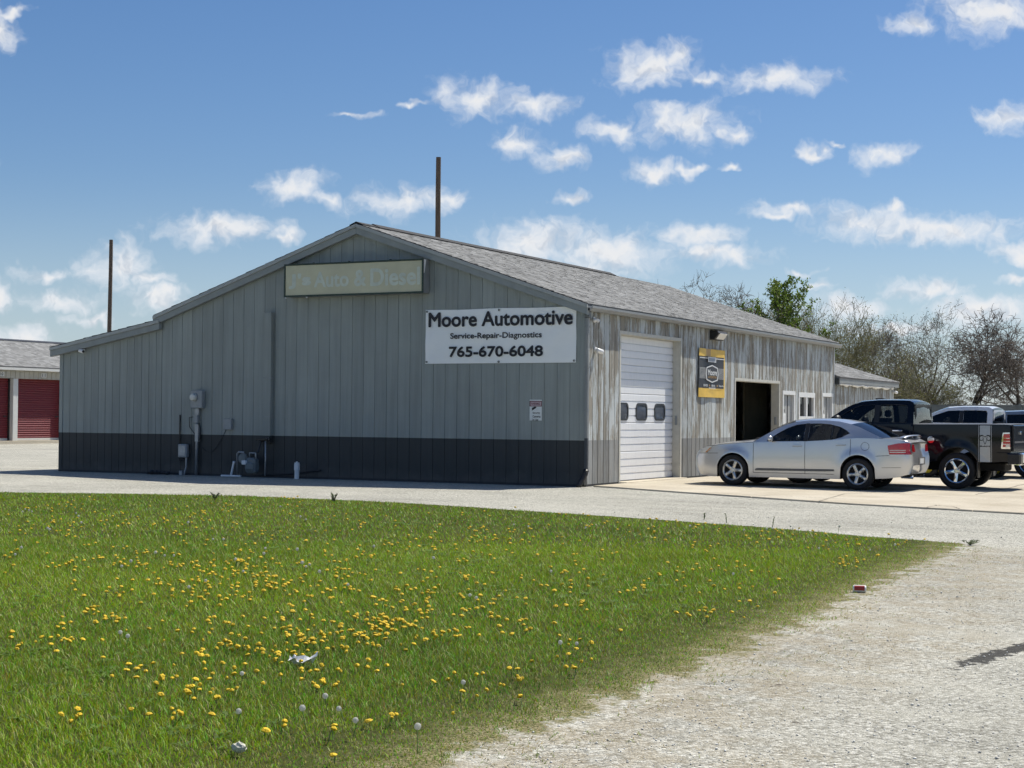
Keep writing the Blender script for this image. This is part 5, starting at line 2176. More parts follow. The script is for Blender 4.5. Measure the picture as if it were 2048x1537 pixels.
make_pickup('white_pickup', 'white crew-cab pickup with black tinted windows behind the charcoal one', (2.24, 14.0, 0), WHITEP, PRIVACY, roofz=1.86)


def make_suv():
    root = empty('grey_utility_car', (2.9, 18.2, 0), label='grey-blue sport utility car at the right edge behind the white pickup', category='car')
    L = 4.75
    belt = spline([(0, .85), (.3, .95), (1.2, 1.08), (2.4, 1.13), (4.4, 1.16), (L, 1.12)])
    top = spline([(0, .86), (.3, 1.0), (1.2, 1.15), (2.4, 1.16), (4.4, 1.18), (L, 1.14)])
    sill = spline([(0, .33), (.5, .28), (3.0, .30), (L, .40)])
    plan = spline([(0, .78), (.2, .9), (.7, .98), (1.2, 1.0), (4.2, .99), (4.6, .92), (L, .85)])
    z0 = spline([(.3, .05), (.6, 0), (1.0, .12)])
    wh = [(.92, .36, .40), (3.60, .36, .40)]
    v = Vehicle(root, L, .93, sill, belt, top, plan, wh, (1.3, 4.5), z0, z0, tum=.05)

    def cls(x, z, t, sd):
        if t >= 2:
            return None if 1.45 < x < 4.5 else ('hood' if x < 2 else 'body')
        return ('door:f%d' % sd) if 1.5 < x < 2.5 and z > .4 else ('door:r%d' % sd) if 2.5 < x < 3.2 and z > .4 else 'body'
    v.body(BLUEP, cls, extra=(1.45, 1.5, 2.5, 3.2, 4.5))
    OUT = [(1.40, 1.10), (1.75, 1.36), (2.0, 1.53), (2.25, 1.66), (2.5, 1.73), (3.2, 1.76), (4.0, 1.72), (4.4, 1.62), (4.6, 1.35), (4.66, 1.16)]
    W = [[(1.85, 1.18), (2.1, 1.42), (2.3, 1.56), (2.46, 1.62), (2.46, 1.19)], [(2.54, 1.19), (2.54, 1.64), (3.30, 1.66), (3.30, 1.20)], [(3.38, 1.20), (3.38, 1.66), (4.0, 1.62), (4.3, 1.5), (4.4, 1.24)]]
    v.house(BLUEP, spline([(1.4, .68), (2.4, .66), (4.6, .66)]), 1.77, OUT, 4, 7, W, PRIVACY, crown=.04, bow=.13, bbow=.08)
    v.cabin_fit([(2.2, -.4), (2.2, .4), (3.1, -.4), (3.1, .4)], (1.5, 1.12), .6, .7)
    for sd in (-1, 1):
        mirror(v, 1.85, 1.22, .90, sd, BLUEP, 1.2)
        v.side_patch([(4.45, .85), (4.42, 1.1), (4.7, 1.1), (4.7, .85)], sd, LAMPRED, 'tail_light', .008)
    wm = wheel_mesh(.36, .24, .22, 'wide')
    for (x, z, *_r) in wh:
        for sd in (-1, 1):
            put_wheel(root, wm, x, sd*.82, float(gz(2.9+x))+.03+.36, sd)


make_suv()

# ------------------------------------------------ low yellow-wheeled trailer between the pickups
tr = empty('flat_trailer', (4.0, 12.05, 0), label='low flat trailer with yellow wheel hubs seen under the charcoal pickup', category='trailer')
MB().rbox(-.9, 2.6, -.55, .55, .42, .50, .01).build('deck', DARKMETAL, tr)
MB().rbox(-1.9, -.88, -.05, .05, .40, .48, .01).build('drawbar', DARKMETAL, tr)
for (x, y) in ((.55, -.62), (2.05, -.62), (.55, .62), (2.05, .62)):
    m = MB()
    m.lathe([(.13, -.09), (.22, -.10), (.245, -.07), (.245, .07), (.22, .10), (.13, .09)], (x, y, .0), 1, 24, closed=True)
    g = float(gz(4.0+x))+.03+.245
    w = m.build('wheel', TYRE, tr, smooth=True)
    w.location = (0, 0, g)
    m = MB().lathe([(.001, -.06), (.05, -.07), (.06, -.05), (.10, -.03), (.132, -.09), (.132, .09)], (x, y, 0), 1, 20)
    m.build('hub', YELLOW, w)
for yy in (-.62, .62):
    MB().box(.40, .46, yy-.05, yy+.05, .28, .43).build('axle_bracket', YELLOW, tr)

# ------------------------------------------------------------------ self-storage row
sto = empty('storage_row', (-41.4, 0, 0), label='low self-storage building with red roll-up doors left of the shop', category='storage building')
STW = pm('beige_metal_wall', (.42, .40, .345), .6, var=.08, scale=2)
STP = pm('pale_post', (.60, .60, .575), .5, var=.06, scale=5)
REDD = pm('red_roll_door', (.17, .020, .024), .5, var=.06, scale=3)
YS0, YS1 = 8.0, 62.0
ZB = .14
MB().box(-8.6, -.45, YS0, YS1, ZB, 3.28).build('building_core', STW, sto)
MB().box(-8.7, .25, YS0-.2, YS1+.2, ZB-.35, ZB).build('floor_slab', CONCRETE, sto)
hd = MB().box(-.44, -.10, YS0, YS1, 3.07, 3.42).build('header_wall', STW, sto)
k = 0
y = YS0+.05
while y < YS1-.3:
    MB().box(-.0995, -.075, y, y+.035, 3.07, 3.42).build('header_rib', STW, hd)
    y += .30
    k += 1
dy0 = 26.32-2.98*6-.44*6
doors = []
for k in range(15):
    a = dy0+k*(2.98+.44)
    if a < YS0 or a+2.98 > YS1:
        continue
    doors.append((k, a))
    d = MB().box(-.42, -.405, a, a+2.98, ZB+.01, 3.07).build('roll_door', REDD, sto)
    near = 20 < a < 34
    n = 26 if near else 0
    if near:
        for j in range(n):
            z0 = ZB+.12+(3.05-ZB-.12)*j/n
            z1 = ZB+.12+(3.05-ZB-.12)*(j+1)/n
            h = z1-z0
            MB().prism([(z0+.001, -.404), (z0+h*.12, -.366), (z0+h*.35, -.366), (z0+h*.92, -.404)], 1, a+.005, a+2.975).build('door_slat', REDD, d)
    MB().box(-.404, -.372, a, a+2.98, ZB+.012, ZB+.11).build('bottom_bar', STP, d)
    MB().rbox(-.36, -.32, a+2.98-.30, a+2.98-.12, 1.25, 1.31, .006).build('latch', DARKMETAL, d)
    MB().rbox(-.44, -.10, a+2.98+.06, a+2.98+.38, ZB, 3.06, .01).build('post', STP, sto)
    MB().box(-.43, -.30, a+2.98+.0, a+2.98+.058, ZB, 3.06).build('track', DARKMETAL, sto)
    MB().box(-.43, -.30, a+2.98+.382, a+2.98+.438, ZB, 3.06).build('track', DARKMETAL, sto)


def storage_number(body, y):
    MB().box(-.0745, -.068, y-.17, y+.17, 3.16, 3.36).build('number_plate', STP, sto)
    me = text_mesh(body, .20, .14, .02)
    me.transform(SIDE_M @ Matrix.Translation((y, 3.26, -.0665)))
    me.materials.clear()
    me.materials.append(INK)
    link('lettering', me, sto)


storage_number('10', 25.15)
storage_number('11', 27.90)
ST_SH = shingles
mb = MB()


def sz(x):
    return 3.60-.32*(x-.25) if x > -4.5 else 3.60+.32*4.75-.32*(-4.5-x)


slope_slab(mb, -4.5, sz(-4.5), .17, sz(.17), .05, YS0-.3, YS1+.3)
r1 = mb.build('roof', ROOFDECK, sto)
mb = MB()
slope_slab(mb, -9.0, sz(-9.0), -4.5, sz(-4.5), .05, YS0-.3, YS1+.3)
mb.build('roof', ROOFDECK, sto)
shingles(r1, .18, -4.45, lambda x: sz(x)+.001, 18.0, YS1+.3, 9, course=.16)
MB().box(.12, .20, YS0-.3, YS1+.3, 3.45, 3.57).build('gutter', STP, sto)
MB().box(-.45, .12, YS0-.3, YS1+.3, 3.425, 3.445).build('soffit', STW, sto)
zr = sz(-4.5)
MB().prism([(zr-.05, -4.7), (zr+.035, -4.5), (zr-.05, -4.3), (zr-.03, -4.28), (zr+.06, -4.5), (zr-.03, -4.72)], 1, YS0-.3, YS1+.3).build('ridge_cap', DARKMETAL, sto)

# ------------------------------------------------------------------ bare poles
POLEW = pm('weathered_pole_wood', (.115, .085, .065), .9, var=.35, scale=3, stretch=(6, 6, .4), bmp=.6, bscale=20)


def pole(px, ptop, d, dia, label, lean):
    b = at_dist(px, ptop, d)
    m = MB()
    n = 9
    pts = [(lean*z/b[2]+R.uniform(-.008, .008), R.uniform(-.008, .008), z) for z in np.linspace(-.5, b[2], n)]
    m.tube(pts, [dia/2*lerp(1.25, .92, k/(n-1)) for k in range(n)], 12)
    o = m.build('utility_pole', POLEW, smooth=False, label=label, category='pole', group='bare wooden poles behind the shop')
    o.location = (b[0]-lean, b[1], 0)


pole(877, 315, 83, .28, 'tall bare wooden pole rising above the roof right of the gable peak', .0)
pole(222.5, 480, 114, .27, 'bare wooden pole rising behind the lean-to roof', .12)

# ------------------------------------------------------------------ grey board fence behind the yard
FEN = pm('grey_fence_boards', (.155, .165, .160), .8, var=.15, scale=2, stretch=(3, 3, .6), rnd=.06)
fe = empty('board_fence', (0, 47.3, 0), label='long grey board fence behind the parked pickups', category='fence')
pan = MB().rbox(-.99, .99, -.02, .02, .08, 2.17, .006).mesh('fence_panel', FEN)
rail = MB().box(-1.0, 1.0, -.04, .04, 2.172, 2.225).mesh('fence_cap', FEN)
post = MB().rbox(-.06, .06, -.07, .07, 0, 2.28, .01).mesh('fence_post', FEN)
for k in range(24):
    x = -9+2.12*k
    link('fence_panel', pan, fe).location = (x, 0, 0)
    link('fence_cap', rail, fe).location = (x, 0, 0)
    link('fence_post', post, fe).location = (x-1.06, -.02, 0)

# ------------------------------------------------------------------ trees
BARK = pm('grey_brown_bark', (.085, .068, .052), .95, var=.35, scale=6, stretch=(3, 3, .6))
TWIG = pm('fine_twigs', (.155, .135, .108), .95, var=.25, scale=1.5)
TWIG_R = pm('grey_red_twigs', (.155, .130, .110), .95, var=.25, scale=1.5)
TWIG_O = pm('olive_twigs', (.20, .185, .10), .95, var=.25, scale=1.5)
LEAF = mat_tint('spring_leaves', .6, spec=.3, trans=.4)


def seg_mesh(name, P0, P1, R0, R1, n, mat):
    P0, P1, R0, R1 = map(np.asarray, (P0, P1, R0, R1))
    d = P1-P0
    d /= np.linalg.norm(d, axis=1)[:, None]+1e-9
    ref = np.where(np.abs(d[:, 2:3]) > .9, np.array([[1., 0, 0]]), np.array([[0, 0, 1.]]))
    u = np.cross(d, ref)
    u /= np.linalg.norm(u, axis=1)[:, None]
    w = np.cross(d, u)
    N = len(P0)
    V = np.zeros((N, 2, n, 3))
    for q in range(n):
        a = 2*math.pi*q/n
        o = u*math.cos(a)+w*math.sin(a)
        V[:, 0, q] = P0+o*R0[:, None]
        V[:, 1, q] = P1+o*R1[:, None]
    F = np.zeros((N, n, 4), int)
    b = (np.arange(N)*2*n)
    for q in range(n):
        p = (q+1) % n
        F[:, q] = np.stack([b+q, b+p, b+n+p, b+n+q], 1)
    return np_mesh(name, V.reshape(-1, 3), F.reshape(-1, 4), mat, smooth=True)


def grow(seed, height, trunk_r, levels, spread=.6, up=.25, kids=(3, 5), lenf=(.5, .75), trunk_frac=.35, twist=.25, stems=1, wide=1.0, droop=0.0):
    rr = np.random.default_rng(seed)
    thick, thin, tips = [], [], []

    def branch(p, d, L, r, lev):
        n = 5 if lev < 2 else 3
        q = p.copy()
        dd = d.copy()
        nodes = []
        for k in range(n):
            dd = dd+rr.normal(0, twist*(.4+.18*lev), 3)+np.array([0, 0, up*.16-droop*.1*lev])
            dd /= np.linalg.norm(dd)
            q2 = q+dd*L/n
            ra, rb = r*(1-.62*k/n), r*(1-.62*(k+1)/n)
            (thick if lev < 2 else thin).append((q, q2, ra, rb))
            nodes.append((q2, dd.copy(), rb))
            q = q2
        if lev >= levels:
            tips.append((q, dd))
            return
        nk = rr.integers(kids[0], kids[1]+1)
        for j in range(nk):
            f = rr.uniform(.30, 1.0) if lev > 0 else rr.uniform(trunk_frac, 1.0)
            i = min(int(f*n), n-1)
            qq, d0, rb = nodes[i]
            ax = rr.normal(0, 1, 3)
            ax[2] *= .5
            side = ax-d0*np.dot(ax, d0)
            side /= np.linalg.norm(side)
            nd = d0*(1-spread)+side*spread*wide
            nd /= np.linalg.norm(nd)
            branch(qq, nd, L*rr.uniform(*lenf), max(rb*rr.uniform(.5, .75), .010), lev+1)
        qq, d0, rb = nodes[-1]
        branch(qq, d0, L*rr.uniform(lenf[0], lenf[1]), max(rb*.8, .010), lev+1)
    for s_ in range(stems):
        a = rr.uniform(0, 2*math.pi)
        d = np.array([math.cos(a)*.22*(stems > 1), math.sin(a)*.22*(stems > 1), 1.0])
        branch(np.array([math.cos(a)*.25*(stems > 1), math.sin(a)*.25*(stems > 1), -.2]), d/np.linalg.norm(d), height*.42, trunk_r, 0)
    allp = np.array([s_[1] for s_ in thick+thin])
    k = height/np.percentile(allp[:, 2], 99.7)
    return thick, thin, tips, k


def leaves(tips, seed, per, size, spreadr, cols, k):
    rr = np.random.default_rng(seed)
    P = np.repeat(np.array([t[0] for t in tips])*k, per, axis=0)
    N = len(P)
    P = P+rr.normal(0, spreadr, (N, 3))
    a = rr.normal(0, 1, (N, 3))
    a /= np.linalg.norm(a, axis=1)[:, None]
    b = np.cross(a, rr.normal(0, 1, (N, 3)))
    b /= np.linalg.norm(b, axis=1)[:, None]
    s_ = size*rr.uniform(.6, 1.3, (N, 1))
    V = np.stack([P-a*s_, P+b*s_*.5, P+a*s_, P-b*s_*.5], 1).reshape(-1, 3)
    F = np.arange(N*4).reshape(-1, 4)
    c = np.array(cols)[rr.integers(0, len(cols), N)]*rr.uniform(.75, 1.25, (N, 1))
    return np_mesh('leaves', V, F, LEAF, tint=np.repeat(c, 4, axis=0))


def tree(name, label, px, d, topy, seed, twigmat=TWIG, leaf=None, group='trees behind the yard', twr=1.0, **kw):
    b = at_dist(px, topy, d)
    h = b[2]
    th, tn, tips, k = grow(seed, h, kw.pop('trunk_r', .22), **kw)
    root = empty(name, (b[0], b[1], 0), label=label, category='tree', group=group)
    A = [np.array([s_[i] for s_ in th]) for i in range(4)]
    link('trunk', seg_mesh('trunk', A[0]*k, A[1]*k, A[2], A[3], 7, BARK), root)
    A = [np.array([s_[i] for s_ in tn]) for i in range(4)]
    cr = link('crown', seg_mesh('crown', A[0]*k, A[1]*k, np.maximum(A[2]*twr, .009), np.maximum(A[3]*twr, .006), 3, twigmat), root)
    if leaf:
        link('leaves', leaves(tips, seed+99, k=k, **leaf), cr)
    return root


OLIVE = [(.16, .17, .045), (.12, .13, .04), (.20, .19, .06)]
GREEN = [(.14, .21, .03), (.10, .16, .025), (.20, .27, .05)]
PALE = [(.22, .22, .09), (.17, .18, .07), (.26, .24, .12)]
tree('bare_tree', 'hazy bare grey tree just above the shop roof, leftmost of the tree line', 1450, 125, 572, 21, TWIG, levels=5, kids=(3, 5), spread=.55, trunk_r=.26, lenf=(.58, .78), twr=1.8, stems=2)
tree('bare_tree', 'second hazy bare tree above the roof, left of the leafy green one', 1500, 128, 596, 22, TWIG, levels=5, kids=(3, 5), spread=.55, trunk_r=.24, lenf=(.58, .76), twr=1.8, stems=2)
tree('willow_tree', 'feathery olive tree standing right behind the leafy green one', 1625, 98, 606, 31, TWIG_O, dict(per=1, size=.05, spreadr=.10, cols=PALE), levels=5, kids=(2, 3), spread=.42, up=.9, trunk_r=.20, stems=2, trunk_frac=.15, lenf=(.6, .8))
tree('willow_tree', 'feathery pale tree above the annex roof, second right of the leafy one', 1672, 96, 598, 32, TWIG_O, dict(per=1, size=.05, spreadr=.10, cols=PALE), levels=5, kids=(2, 3), spread=.42, up=.9, trunk_r=.20, stems=3, trunk_frac=.15, lenf=(.6, .8))
tree('willow_tree', 'low olive thicket tree close beside the far wall corner', 1712, 93, 650, 33, TWIG_O, dict(per=1, size=.05, spreadr=.12, cols=OLIVE+PALE), levels=5, kids=(2, 4), spread=.5, up=.7, trunk_r=.14, stems=3, trunk_frac=.12, lenf=(.6, .8))
tree('slim_tree', 'slim bare tree with upright limbs over the end of the annex roof', 1738, 92, 655, 34, TWIG, levels=4, kids=(2, 3), spread=.4, up=.8, trunk_r=.16, lenf=(.55, .75))
tree('thicket_tree', 'dense brown-olive tree left of the big rounded thicket', 1782, 100, 655, 41, TWIG, dict(per=1, size=.045, spreadr=.14, cols=OLIVE), levels=5, kids=(2, 4), spread=.55, trunk_r=.2, stems=2, trunk_frac=.10, lenf=(.55, .78))
tree('thicket_tree', 'big rounded brown-olive thicket tree, tallest right of the annex', 1832, 102, 620, 42, TWIG, dict(per=1, size=.045, spreadr=.15, cols=OLIVE), levels=5, kids=(2, 4), spread=.55, trunk_r=.24, stems=3, trunk_frac=.12, lenf=(.55, .78))
tree('thicket_tree', 'brown twiggy tree right of the big rounded thicket', 1884, 100, 648, 43, TWIG, dict(per=1, size=.045, spreadr=.15, cols=OLIVE), levels=5, kids=(2, 3), spread=.55, trunk_r=.22, stems=2, trunk_frac=.15, lenf=(.55, .78))
tree('bare_tree', 'spreading bare tree above the white pickup', 1950, 92, 626, 51, TWIG_R, levels=5, kids=(3, 4), spread=.55, trunk_r=.26, lenf=(.58, .78), trunk_frac=.25, twr=1.7)
tree('bare_tree', 'dark bare tree with crooked limbs at the right edge of the view', 2035, 90, 640, 52, TWIG_R, levels=5, kids=(3, 4), spread=.6, trunk_r=.26, lenf=(.58, .78), trunk_frac=.25, twr=1.7)
tree('bare_tree', 'bare tree beyond the right edge of the view', 2110, 95, 630, 53, TWIG, levels=5, kids=(3, 4), spread=.55, trunk_r=.24, lenf=(.55, .75))
for k, (px, dd, ty, sd_, lab) in enumerate(((1705, 88, 730, 61, 'olive undergrowth bush at the shop\'s far corner'), (1760, 87, 725, 62, 'dark undergrowth bush right behind the annex roof end'), (1812, 88, 735, 63, 'olive undergrowth bush just right of the annex'), (1862, 89, 742, 64, 'twiggy undergrowth bush above the charcoal cab'))):
    tree('bush', lab, px, dd, ty, sd_, TWIG_O if k % 2 else TWIG, dict(per=1, size=.05, spreadr=.16, cols=OLIVE), group='undergrowth under the trees', levels=4, kids=(3, 4), spread=.6, trunk_r=.06, stems=4, trunk_frac=.05, lenf=(.6, .85))


def leafy_tree():
    """upright young tree with bright leafy shoots along rising boughs"""
    b = at_dist(1556, 583, 92)
    h = b[2]
    rr = np.random.default_rng(5)
    root = empty('leafy_tree', (b[0], b[1], 0), label='bright green conical tree with leafy shoots above the shop roof', category='tree', group='trees behind the yard')
    th, tn, tips = [], [], []
    z = 1.2
    th.append((np.array([0, 0, -.2]), np.array([.05, 0, h*.55]), .16, .08))
    th.append((np.array([.05, 0, h*.55]), np.array([0, .05, h*.97]), .08, .02))
    while z < h*.97:
        f = z/h
        R_ = (3.4*(1-f)**.62+.35)*rr.uniform(.65, 1.15)
        a = rr.uniform(0, 2*math.pi)
        rise = .30+1.1*f**1.5
        p = np.array([.05, 0, z-.3])
        d = np.array([math.cos(a), math.sin(a), rise])
        n = 7
        for k in range(n):
            q = p+d*R_/n*(1+.1*rr.normal())+rr.normal(0, .04, 3)
            d = d+np.array([0, 0, .05])
            tn.append((p, q, .035*(1-k/n)+.008, .035*(1-(k+1)/n)+.008))
            if k > 0:
                for _ in range(2):
                    s_ = rr.normal(0, 1, 3)
                    s_[2] = abs(s_[2])*.8
                    s_ /= np.linalg.norm(s_)
                    e = q+s_*rr.uniform(.15, .42)
                    tn.append((q, e, .012, .007))
                    for w in (.4, .7, 1.0):
                        tips.append((q+(e-q)*w, s_))
                tips.append((q, d))
            p = q
        z += rr.uniform(.06, .13)
    A = [np.array([s_[i] for s_ in th]) for i in range(4)]
    link('trunk', seg_mesh('trunk', *A, 8, BARK), root)
    A = [np.array([s_[i] for s_ in tn]) for i in range(4)]
    cr = link('crown', seg_mesh('crown', *A, 3, TWIG), root)
    link('leaves', leaves(tips, 8, 4, .085, .06, GREEN, 1.0), cr)


leafy_tree()

# ------------------------------------------------------------------ grass
def hash_noise(x, y, sc, seed):
    """smooth value noise on numpy arrays"""
    r = np.random.default_rng(seed)
    tab = r.random((256, 256))
    u, v = x*sc, y*sc
    i, j = np.floor(u).astype(int), np.floor(v).astype(int)
    f, g = u-i, v-j
    f, g = f*f*(3-2*f), g*g*(3-2*g)
    def T(a, b):
        return tab[a % 256, b % 256]
    return (T(i, j)*(1-f)+T(i+1, j)*f)*(1-g)+(T(i, j+1)*(1-f)+T(i+1, j+1)*f)*g


def edge_dist(x, y):
    """rough distance to the lawn's road and drive edges"""
    d = np.full(len(x), 1e9)
    for pts in (TOP, RIGHT):
        for a, b in zip(pts[:-1], pts[1:]):
            a, b = np.array(a), np.array(b)
            ab = b-a
            t = np.clip(((x-a[0])*ab[0]+(y-a[1])*ab[1])/(ab@ab), 0, 1)
            d = np.minimum(d, np.hypot(x-(a[0]+t*ab[0]), y-(a[1]+t*ab[1])))
    return d


FWD = np.array([-math.sin(YAW), math.cos(YAW)])
RGT = np.array([math.cos(YAW), math.sin(YAW)])


def lawn_points(n, d0, d1, power, margin=.10, outside=0.0):
    """points in the viewed wedge of lawn between two depths"""
    s_ = NR.random(n)
    e = 2-power
    dep = (d0**e+(d1**e-d0**e)*s_)**(1/e)
    lat = (NR.random(n)*2-1)*dep*(1024/FPX+margin)
    x = CAM[0]+FWD[0]*dep+RGT[0]*lat
    y = CAM[1]+FWD[1]*dep+RGT[1]*lat
    ok = in_poly(x, y, LAWN_A)
    return x[ok], y[ok], dep[ok]


def grass_field():
    Vs, Fs, Ts = [], [], []
    base = 0
    for (n, d0, d1, pw, hh, ww, seg) in ((150000, 5.6, 11.5, .6, .040, .0044, 2), (190000, 11.5, 19, .6, .041, .0068, 1), (230000, 19, 46, .9, .040, .0120, 1)):
        x, y, dep = lawn_points(n, d0, d1, pw)
        ed = edge_dist(x, y)
        road = (x > 9.2) & (y < -10)
        keep = np.clip((ed-.02)/np.where(road, .38, .25)+.8*(hash_noise(x, y, 2.2, 31)-.28), 0.05, 1) > NR.random(len(x))
        x, y, dep, ed, road = x[keep], y[keep], dep[keep], ed[keep], road[keep]
        N = len(x)
        n1 = hash_noise(x, y, .9, 1)*.6+hash_noise(x, y, 2.7, 2)*.4
        n2 = hash_noise(x, y, .35, 3)
        n3 = hash_noise(x, y, 9.0, 4)
        edge = np.clip(ed/np.where(road, 1.2, .4), .42, 1)
        h = hh*(.55+.75*n1+.5*np.maximum(n3-.55, 0))*NR.uniform(.6, 1.3, N)*edge
        w = ww*NR.uniform(.7, 1.3, N)
        a = NR.uniform(0, 2*math.pi, N)
        lean = NR.uniform(.2, 1.3, N)*h
        la = a+math.pi/2+NR.normal(0, .6, N)
        z = gz(x)+.008
        ca, sa = np.cos(a)*w/2, np.sin(a)*w/2
        lx, ly = np.cos(la)*lean, np.sin(la)*lean
        # colour: fresh green, darker lush spots, straw near the road
        g = np.stack([.195+.125*n2+.060*NR.normal(0, 1, N), .315+.135*n2+.075*NR.normal(0, 1, N), .012+.010*NR.random(N)], 1)
        lush = np.clip((n1-.55)*3, 0, 1)[:, None]
        g = g*(1-lush*.25)
        yl = (NR.random(N) < (.05+.40*(1-edge)))[:, None]
        g = np.where(yl, np.array([[.34, .30, .13]])*NR.uniform(.6, 1.2, (N, 1)), g)
        pale = (NR.random(N) < .07)[:, None]  # sun glint on some blades, put in as a pale colour
        g = np.where(pale, np.array([[.50, .56, .18]])*NR.uniform(.7, 1.2, (N, 1)), g)
        g = np.clip(g, .012, .6)
        if seg == 2:
            V = np.stack([np.stack([x-ca, y-sa, z], 1), np.stack([x+ca, y+sa, z], 1), np.stack([x-ca*.7+lx*.35, y-sa*.7+ly*.35, z+h*.62], 1), np.stack([x+ca*.7+lx*.35, y+sa*.7+ly*.35, z+h*.62], 1), np.stack([x+lx, y+ly, z+h*.95], 1)], 1)
            b = base+np.arange(N)[:, None]*5
            F = np.concatenate([b+np.array([[0, 1, 3]]), b+np.array([[0, 3, 2]]), b+np.array([[2, 3, 4]])], 0)
            k = 5
        else:
            V = np.stack([np.stack([x-ca, y-sa, z], 1), np.stack([x+ca, y+sa, z], 1), np.stack([x+lx, y+ly, z+h], 1)], 1)
            b = base+np.arange(N)[:, None]*3
            F = b+np.array([[0, 1, 2]])
            k = 3
        V = V.reshape(-1, 3)
        base += len(V)
        Vs.append(V)
        Fs.append(F)
        Ts.append(np.repeat(g, k, axis=0))
    me = np_mesh('grass', np.concatenate(Vs), np.concatenate(Fs), GRASS, tint=np.concatenate(Ts))
    link('grass', me, kind='stuff', label='short spring grass of the lawn', category='grass')


grass_field()


def tufts_on_edge():
    """sparse dry stems and creeping grass strayed onto the gravel beside the lawn"""
    N = 9000
    y = NR.uniform(-27, -10.3, N)
    xe = np.interp(-y, [-p[1] for p in RIGHT], [p[0] for p in RIGHT])
    x = xe+np.abs(NR.normal(0, .55, N))-.25
    cl = hash_noise(x, y, 3.2, 12)*.6+hash_noise(x, y, 9, 13)*.4
    ok = cl > .50+.10*(x-xe)
    x, y = x[ok], y[ok]
    N = len(x)
    a = NR.uniform(0, 6.283, N)
    w = .006*NR.uniform(.6, 1.3, N)
    h = .014*NR.uniform(.4, 1.5, N)
    L = NR.uniform(.02, .06, N)
    z = gz(x)+.002
    ca, sa = np.cos(a)*w/2, np.sin(a)*w/2
    V = np.stack([np.stack([x-ca, y-sa, z], 1), np.stack([x+ca, y+sa, z], 1), np.stack([x-np.sin(a)*L, y+np.cos(a)*L, z+h], 1)], 1).reshape(-1, 3)
    F = np.arange(N*3).reshape(-1, 3)
    dry = NR.random(N) < .55
    c = np.where(dry[:, None], np.array([[.42, .34, .17]]), np.array([[.20, .26, .05]]))*NR.uniform(.6, 1.25, (N, 1))
    link('stray_grass', np_mesh('stray_grass', V, F, GRASS, tint=np.repeat(c, 3, axis=0)), kind='stuff', label='dry stray grass along the edge of the gravel', category='grass')


tufts_on_edge()


def broad_weeds():
    """dandelion rosettes and clover patches in the turf"""
    x, y, dep = lawn_points(2600, 6, 30, .8)
    cl = hash_noise(x, y, .8, 21)
    ok = (cl > .55) & (edge_dist(x, y) > .9)
    x, y = x[ok], y[ok]
    V, F, T = [], [], []
    for xx, yy in zip(x, y):
        n = R.randint(4, 7)
        c = np.array((.125, .20, .035))*R.uniform(.7, 1.3)
        for k in range(n):
            a = 6.283*k/n+R.uniform(-.4, .4)
            L = R.uniform(.04, .08)
            w = L*.16
            ca, sa = math.cos(a), math.sin(a)
            z = float(gz(xx))+.02
            i = len(V)
            V += [(xx, yy, z), (xx+ca*L*.6-sa*w, yy+sa*L*.6+ca*w, z+.018), (xx+ca*L, yy+sa*L, z+.010), (xx+ca*L*.6+sa*w, yy+sa*L*.6-ca*w, z+.018)]
            F.append((i, i+1, i+2, i+3))
            T += [c]*4
    link('lawn_weeds', np_mesh('lawn_weeds', np.array(V), np.array(F), GRASS, tint=np.array(T)), kind='stuff', label='dark leafy weeds among the grass', category='weeds')


broad_weeds()

# ------------------------------------------------------------------ dandelions
DY = pm('dandelion_yellow', (.72, .48, .015), .8, var=.12, scale=40, rnd=.15)
DS = pm('dandelion_stem', (.12, .19, .05), .7, var=.15, scale=30)
DW = pm('dandelion_clock', (.62, .62, .57), .9, var=.12, scale=60)
_t = NT.__new__(NT)
_t.t, _t.n, _t.l = DW.node_tree, DW.node_tree.nodes, DW.node_tree.links
_tl = _t.add('ShaderNodeBsdfTranslucent')
_tl.inputs[0].default_value = (.75, .75, .70, 1)
_mx = _t.add('ShaderNodeMixShader')
_mx.inputs[0].default_value = .55
_o = [n for n in _t.n if n.type == 'OUTPUT_MATERIAL'][0]
_b = [n for n in _t.n if n.type == 'BSDF_PRINCIPLED'][0]
_t.l.new(_b.outputs[0], _mx.inputs[1])
_t.l.new(_tl.outputs[0], _mx.inputs[2])
_t.l.new(_mx.outputs[0], _o.inputs[0])


def flower_mesh(kind, h, r, seed):
    rr = random.Random(seed)
    m = MB()
    m.tube([(0, 0, 0), (rr.uniform(-.01, .01), rr.uniform(-.01, .01), h)], .0022, 4, m=1, cap=False)
    if kind == 'y':
        n = 11
        i = len(m.v)
        m.v.append((0, 0, h+r*.72))
        for (f, z) in ((.62, r*.55), (1.0, r*.08), (.45, -r*.35)):
            for k in range(n):
                a = 6.283*k/n
                q = f*r*rr.uniform(.86, 1.08)
                m.v.append((q*math.cos(a), q*math.sin(a), h+z+rr.uniform(-.12, .12)*r))
        for k in range(n):
            p = (k+1) % n
            m.f.append((i, i+1+k, i+1+p))
            m.m.append(0)
            for lv in range(2):
                a, b = i+1+lv*n+k, i+1+lv*n+p
                m.f.append((a, a+n, b+n, b))
                m.m.append(0)
        return m.mesh('dandelion', [DY, DS], fix=False)
    m.sphere((0, 0, h), r, 8, 6)
    return m.mesh('dandelion_clock', [DW, DS], fix=False)


